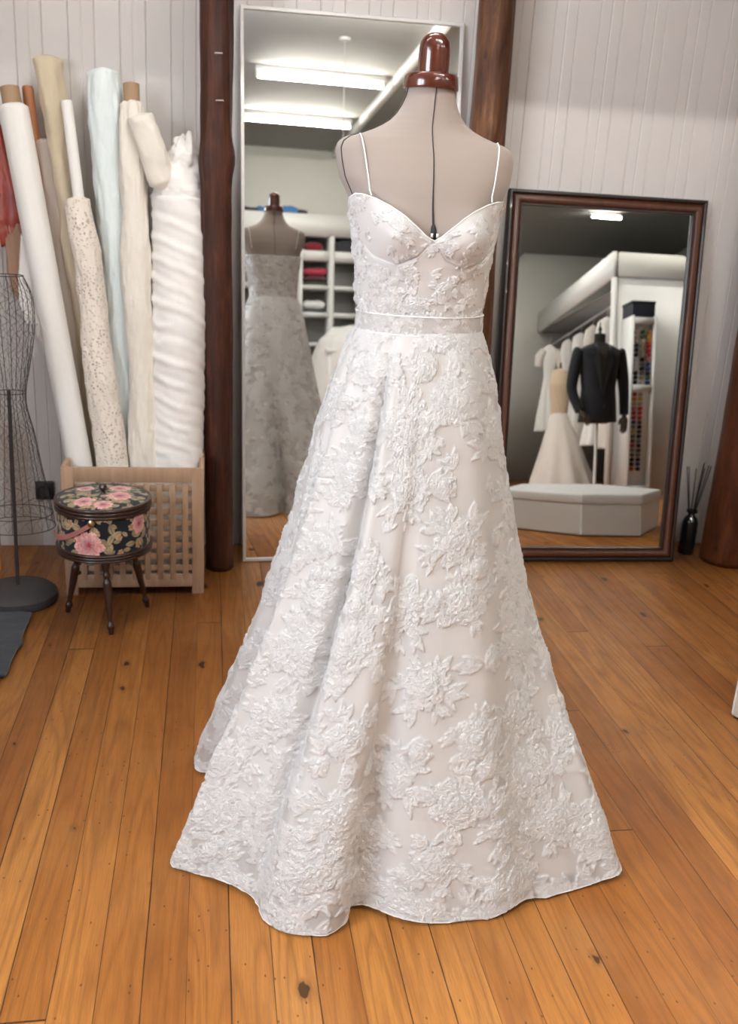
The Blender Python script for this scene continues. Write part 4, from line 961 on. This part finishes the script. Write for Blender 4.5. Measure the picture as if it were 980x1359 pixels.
MB().box((NX+.022, NY-.01, 1.0), (.045, .055, 2.0)).build('corner_post', M_white, clo, smooth=0)
MB().box((4.56, (NY+YB)/2-.02, 2.08), (2.05, NY-YB-.1, .02)).build('closet_top', M_grey, clo, smooth=0)
MB().cyl((3.44, NY-.05, 1.915), (3.70, YB+.03, 1.89), .014).build('hanging_rail', M_alu, clo)
def hanging_gown(x, y, ztop, zbot, wt, wb, mat, label, seed, lace=None, sleeves=False, rz=0):
    th = empty('hanging_gown', (x, y, zbot), label, 'gown', 'gowns hanging in the closet', rz)
    A, T = np.meshgrid(np.linspace(0, 2*PI, 72, endpoint=False), np.linspace(0, 1, 60)); H = ztop-zbot
    k = np.interp(T, [0, .04, .14, .32, .40, 1], [.2, .85, 1, .72, .70, wb/wt])*wt
    f = 1+.14*np.sin(A*8+seed+1.5*T)*T+.06*fbm(A*2, T*5, seed)
    P = np.stack([k*np.cos(A)*f, np.interp(T, [0, .3, 1], [.35, .5, .75])*k*np.sin(A)*f, H*(1-T)+0*A], 2)
    MB().grid(P[:, ::-1], wv=True, capu=True).build('gown_body', mat, th, smooth=180, origin=(0, 0, 0))
    MB().tube([(0, 0, H), (0, 0, H+.05), (.015, 0, H+.07), (.0, 0, H+.09)], .003, 6).build('hanger_hook', M_alu, th, origin=(0, 0, 0))
    if sleeves:
        for s in (1, -1): MB().tube([(s*wt*.8, 0, H*.93), (s*wt*1.35, 0, H*.86), (s*wt*1.5, 0, H*.74)], [.05, .065, .05], 14).build('sleeve', M_gownb, th, origin=(0, 0, 0))
    return th
hanging_gown(3.32, -3.1, 1.74, .66, .11, .17, M_gown, 'white tulle gown with short beige sleeves, farthest left in the framed mirror', 1, sleeves=True)
hanging_gown(3.56, -3.0, 1.80, .66, .11, .18, M_gown, 'white gown hanging second from the left in the framed mirror', 2)
hanging_gown(3.54, -2.45, 1.80, .55, .12, .20, M_gown, 'ivory gown hanging behind the backless mannequin gown', 3)
hanging_gown(3.52, -1.95, 1.81, .50, .12, .22, M_gownb, 'lace gown hanging left of the dark jacket, behind its shoulder', 4)
hanging_gown(3.48, -1.40, 1.81, .48, .14, .24, M_gown, 'puffed white gown hanging above the jacket shoulder', 5)
hanging_gown(3.46, -.88, 1.82, .45, .13, .24, M_gownb, 'cream lace gown hanging closest to the closet corner post', 6)
# backless gown on a stand
bg = W(empty('backless_gown', (3.0, -1.7, 0), 'white backless floor-length gown with lace train beside the dark jacket', 'gown'))
A, T = np.meshgrid(np.linspace(0, 2*PI, 110, endpoint=False), np.linspace(0, 1, 80))
zz_ = np.interp(T, [0, 1], [.82, .02]); kk = np.interp(T, [0, .15, .5, 1], [.10, .15, .26, .42]); P = np.stack([3.03+.10*T+kk*np.cos(A)*(1+.07*np.sin(A*11+2*T)*T), -1.7+kk*.9*np.sin(A)*(1+.07*np.sin(A*9)*T), zz_+0*A], 2)
MB().grid(P[:, ::-1], wv=True, capu=True).build('skirt', M_gownb, bg, smooth=180)
zz_ = np.interp(T, [0, 1], [1.30, .80]); kk = np.interp(T, [0, .05, .35, .7, 1], [.03, .10, .135, .115, .105]); P = np.stack([3.03+kk*np.cos(A), -1.7+kk*.7*np.sin(A), zz_+0*A], 2)
MB().grid(P[:, ::-1], wv=True, capu=True).build('form_back', M_skin, bg, smooth=180)
for s in (1, -1):
    mb = MB(); t_ = np.linspace(0, 1, 24); pa = np.linspace(R(90+s*85), R(90+s*14), 24); z_ = np.interp(t_, [0, 1], [1.27, .82])
    k_ = np.interp(z_, [.80, .92, 1.12, 1.27, 1.3], [.105, .115, .135, .10, .03])+.004
    top = np.stack([3.03+k_*np.cos(pa), -1.7+k_*.7*np.sin(pa), z_], 1); pb_ = np.full(24, R(90+s*130)); bot = np.stack([3.03+k_*np.cos(pb_), -1.7+k_*.7*np.sin(pb_), z_], 1)
    mb.grid(np.stack([top, (top+bot)/2+np.array([s*.0, .0, 0]), bot])); mb.build('bodice_side', M_gownb, bg, smooth=180)
MB().cyl((3.03, -1.7, 1.29), (3.03, -1.7, 1.36), .012).build('neck_pin', M_black, bg)

# ------------------------------------------------------------------ dark jacket on a form
jx, jy = 2.80, .12
jf = empty('tailor_form', (jx, jy, 0), 'dark tailor form with wooden hands on a white stand, wearing the black jacket', 'dress form')
L0 = (0, 0, -.10)
MB().lathe([(.10, .56), (.12, .575), (.13, .62), (.125, .80), (.15, 1.0), (.165, 1.10), (.12, 1.18), (.065, 1.215), (.055, 1.24), (.055, 1.30), (.045, 1.305)], (0, 0, 0), 40, 1, .62).build('torso', M_dkform, jf, origin=L0)
MB().lathe([(.02, 1.305), (.012, 1.32), (.018, 1.34), (.006, 1.37), (.005, 1.40)], (0, 0, 0), 16).build('finial', M_black, jf, origin=L0)
MB().cyl((0, 0, .03), (0, 0, .67), .014).build('pole', M_white, jf, origin=(0, 0, 0))
MB().lathe([(.16, 0), (.16, .015), (.03, .03)], (0, 0, 0), 30).build('base', M_white, jf, origin=(0, 0, 0))
def hand(side):
    s = side; w0 = np.array([s*.245, .05, .62]) if s > 0 else np.array([s*.20, .10, .66]); dv = np.array([-s*.10, .25, -.95]) if s > 0 else np.array([.55, .35, -.75]); dv = dv/np.linalg.norm(dv)
    lat = np.cross(dv, (0, 1., 0)); lat /= np.linalg.norm(lat); nrm_ = np.cross(dv, lat)
    h = MB().tube([w0-dv*.06, w0, w0+dv*.03, w0+dv*.075], [.022, .021, .036, .034], 14, flat=.55).build('hand', M_hand, jf, origin=L0)
    for i, (o_, l_) in enumerate(((-.026, .062), (-.009, .072), (.009, .068), (.026, .052))):
        p = w0+dv*.072+lat*o_; MB().tube([p, p+dv*l_*.4, p+dv*l_*.75+nrm_*.008, p+dv*l_+nrm_*.02], [.009, .0085, .008, .006], 8).build('finger', M_hand, h, origin=L0)
    p = w0+dv*.025-lat*.03; MB().tube([p, p+dv*.025-lat*.016, p+dv*.05-lat*.016+nrm_*.01], [.011, .010, .007], 8).build('thumb', M_hand, h, origin=L0)
hand(1); hand(-1)
jk = empty('jacket', (jx, jy, .67), 'black single-breasted jacket with satin lapels on the tailor form', 'jacket')
def J(mb, nm, mat, par=jk): return mb.build(nm, mat, par, origin=(0, 0, .57), smooth=60)
A, T = np.meshgrid(np.linspace(0, 2*PI, 90, endpoint=False), np.linspace(0, 1, 60)); z_ = lerp(1.225, .57, T)
a_ = np.interp(z_, [.57, .70, .85, 1.0, 1.12, 1.17, 1.20, 1.225], [.180, .172, .158, .178, .198, .196, .14, .07]); b_ = np.interp(z_, [.57, .70, .85, 1.0, 1.12, 1.18, 1.225], [.135, .125, .115, .125, .125, .095, .06])
c_, s_ = np.cos(A), np.sin(A); P = np.stack([a_*np.sign(c_)*np.abs(c_)**.85, b_*np.sign(s_)*np.abs(s_)**.9*(1+.02*fbm(A*2, T*5, 2)), z_], 2)
J(MB().grid(P[:, ::-1], wv=True), 'jacket_body', M_suit)
for s in (1, -1):
    sp = [(s*.175, 0, 1.165), (s*.205, .0, 1.12), (s*.238, .0, .95), (s*.25, .01, .83), (s*.245, .045, .64)] if s > 0 else [(s*.175, 0, 1.165), (s*.205, 0, 1.12), (s*.245, .0, .95), (s*.255, .01, .82), (s*.205, .085, .66)]
    pp_ = np.array(sp); tq = np.linspace(0, 1, 40); pth = np.stack([sinterp(tq, np.linspace(0, 1, 5), pp_[:, i]) for i in range(3)], 1)
    J(MB().tube(pth, np.interp(tq, [0, .15, .5, 1], [.035, .062, .054, .042]), 24), 'sleeve', M_suit)
    # lapel
    def jp(x, z): 
        a = np.interp(z, [.57, .70, .85, 1.0, 1.12, 1.17, 1.20, 1.225], [.180, .172, .158, .178, .198, .196, .14, .07]); b = np.interp(z, [.57, .70, .85, 1.0, 1.12, 1.18, 1.225], [.135, .125, .115, .125, .125, .095, .06])
        c = min(.98, abs(x)/a)**(1/.85); return np.array([x, b*math.sqrt(1-c*c)**.9+.007, z])
    zl = np.linspace(.80, 1.215, 20); xi = np.interp(zl, [.80, 1.215], [.004, .055]); xo = np.interp(zl, [.80, 1.05, 1.10, 1.12, 1.215], [.008, .085, .095, .07, .075])
    i_ = np.array([jp(s*x, z) for x, z in zip(xi, zl)]); o_ = np.array([jp(s*x, z) for x, z in zip(xo, zl)]); up = np.array([0, .005, 0])
    J(MB().grid(np.stack([i_, i_+up, o_+up, o_]), wu=True), 'lapel', M_satinb)
vz = np.linspace(.86, 1.19, 12); vi = np.interp(vz, [.86, 1.19], [.003, .045]); g_ = np.stack([np.array([jp(-x, z)-[0, .004, 0] for x, z in zip(vi, vz)]), np.array([jp(x, z)-[0, .004, 0] for x, z in zip(vi, vz)])])
J(MB().grid(g_), 'inner_front', M_dkform)
for z in (.79, .70): J(MB().ball((.012, jp(.012, z)[1], z), .010, (1, .4, 1), 8), 'button', M_black)

# ------------------------------------------------------------------ thread racks
tr = W(empty('thread_rack', (3.345, -.24, 0), 'tall white thread rack against the closet end panel, full of coloured spools', 'thread rack'))
RX0, RX1, RY0, RY1 = 3.22, 3.47, -.39, -.10
mb = MB(); mb.box((RX0+.01, (RY0+RY1)/2, .805), (.02, RY1-RY0, 1.61)); mb.box((RX1-.01, (RY0+RY1)/2, .805), (.02, RY1-RY0, 1.61)); mb.build('side_panel', M_white, tr, smooth=0)
MB().box(((RX0+RX1)/2, RY0+.01, .805), (RX1-RX0-.042, .02, 1.61)).build('back_panel', M_white, tr, smooth=0)
for z in (1.57, .985, .10): MB().box(((RX0+RX1)/2, (RY0+RY1)/2+.011, z), (RX1-RX0-.042, RY1-RY0-.022, .05)).build('shelf', M_white, tr, smooth=0)
MB().box(((RX0+RX1)/2, -.18, .83), (RX1-RX0-.042, .01, 1.42)).build('spool_board', M_white, tr, smooth=0)
bxx = W(empty('storage_carton', (3.345, -.25, 1.61), 'dark navy box on top of the thread rack', 'box')); MB().box((3.345, -.25, 1.665), (.24, .24, .11)).build('carton_body', M_box, bxx, smooth=0, bevel=.004); MB().box((3.345, -.25, 1.732), (.25, .25, .024)).build('lid', M_box, bxx, smooth=0, bevel=.004)
spool = MB().tube([(0, 0, -.02), (0, 0, -.017), (0, 0, -.016), (0, 0, .016), (0, 0, .017), (0, 0, .02)], [.013, .013, .018, .018, .010, .010], 14)
SC = {'cream': (.72, .66, .55), 'white': (.78, .77, .75), 'black': (.012, .012, .014), 'green': (.05, .14, .06), 'beige': (.48, .36, .24), 'orange': (.70, .20, .02), 'red': (.50, .015, .02), 'blue': (.03, .06, .28), 'grey': (.18, .17, .17), 'yellow': (.62, .42, .06), 'pink': (.60, .20, .25), 'brown': (.12, .05, .03)}
SM = {k: plain(k+'_thread', v, .6) for k, v in SC.items()}; proto = {}
def put(colr, x, z, label):
    if colr not in proto:
        proto[colr] = spool.build('thread_spool', SM[colr], origin=(0, 0, 0)); o = proto[colr]
    else: o = proto[colr].copy(); COL.objects.link(o)
    o.name = 'thread_spool'; o.location = (x, -.148, z); o.rotation_euler = (PI/2, 0, 0); tag(o, label, 'thread spool', 'thread spools on the rack')
up3 = [['cream']*3+['black']*3+['white']*3+['black']*3, ['green', 'green', 'cream', 'beige', 'beige', 'beige', 'black', 'grey', 'black', 'grey', 'beige', 'cream'], ['orange', 'yellow', 'orange', 'red', 'red', 'red', 'pink', 'blue', 'blue', 'black', 'green', 'blue']]
lo2 = [['red', 'orange', 'yellow', 'pink', 'red', 'red', 'blue', 'grey', 'yellow', 'green', 'brown', 'red', 'grey', 'brown', 'black', 'black', 'red'], ['beige', 'yellow', 'beige', 'red', 'red', 'red', 'brown', 'black', 'brown', 'black', 'grey', 'black', 'brown', 'grey', 'black', 'blue', 'black']]
cn = ['left', 'middle', 'right']; ordn = ['top', 'second', 'third', 'fourth', 'fifth', 'sixth', 'seventh', 'eighth', 'ninth', 'tenth', 'eleventh', 'twelfth', 'thirteenth', 'fourteenth', 'fifteenth', 'sixteenth', 'lowest']
for c, colm in enumerate(up3):
    for r_, k in enumerate(colm): put(k, 3.285+c*.066, 1.475-r_*.040, '%s thread spool, %s in the %s column of the upper thread rack' % (k, ordn[r_] if r_ == 0 else ordn[r_]+' down', cn[c]))
for c, colm in enumerate(lo2):
    for r_, k in enumerate(colm): put(k, 3.285+c*.066, .93-r_*.041, '%s thread spool, %s in the %s column of the lower thread rack' % (k, ordn[r_] if r_ in (0, 16) else ordn[r_]+' down', cn[c]))
for o in bpy.data.objects:
    if '_o' in o: del o['_o']
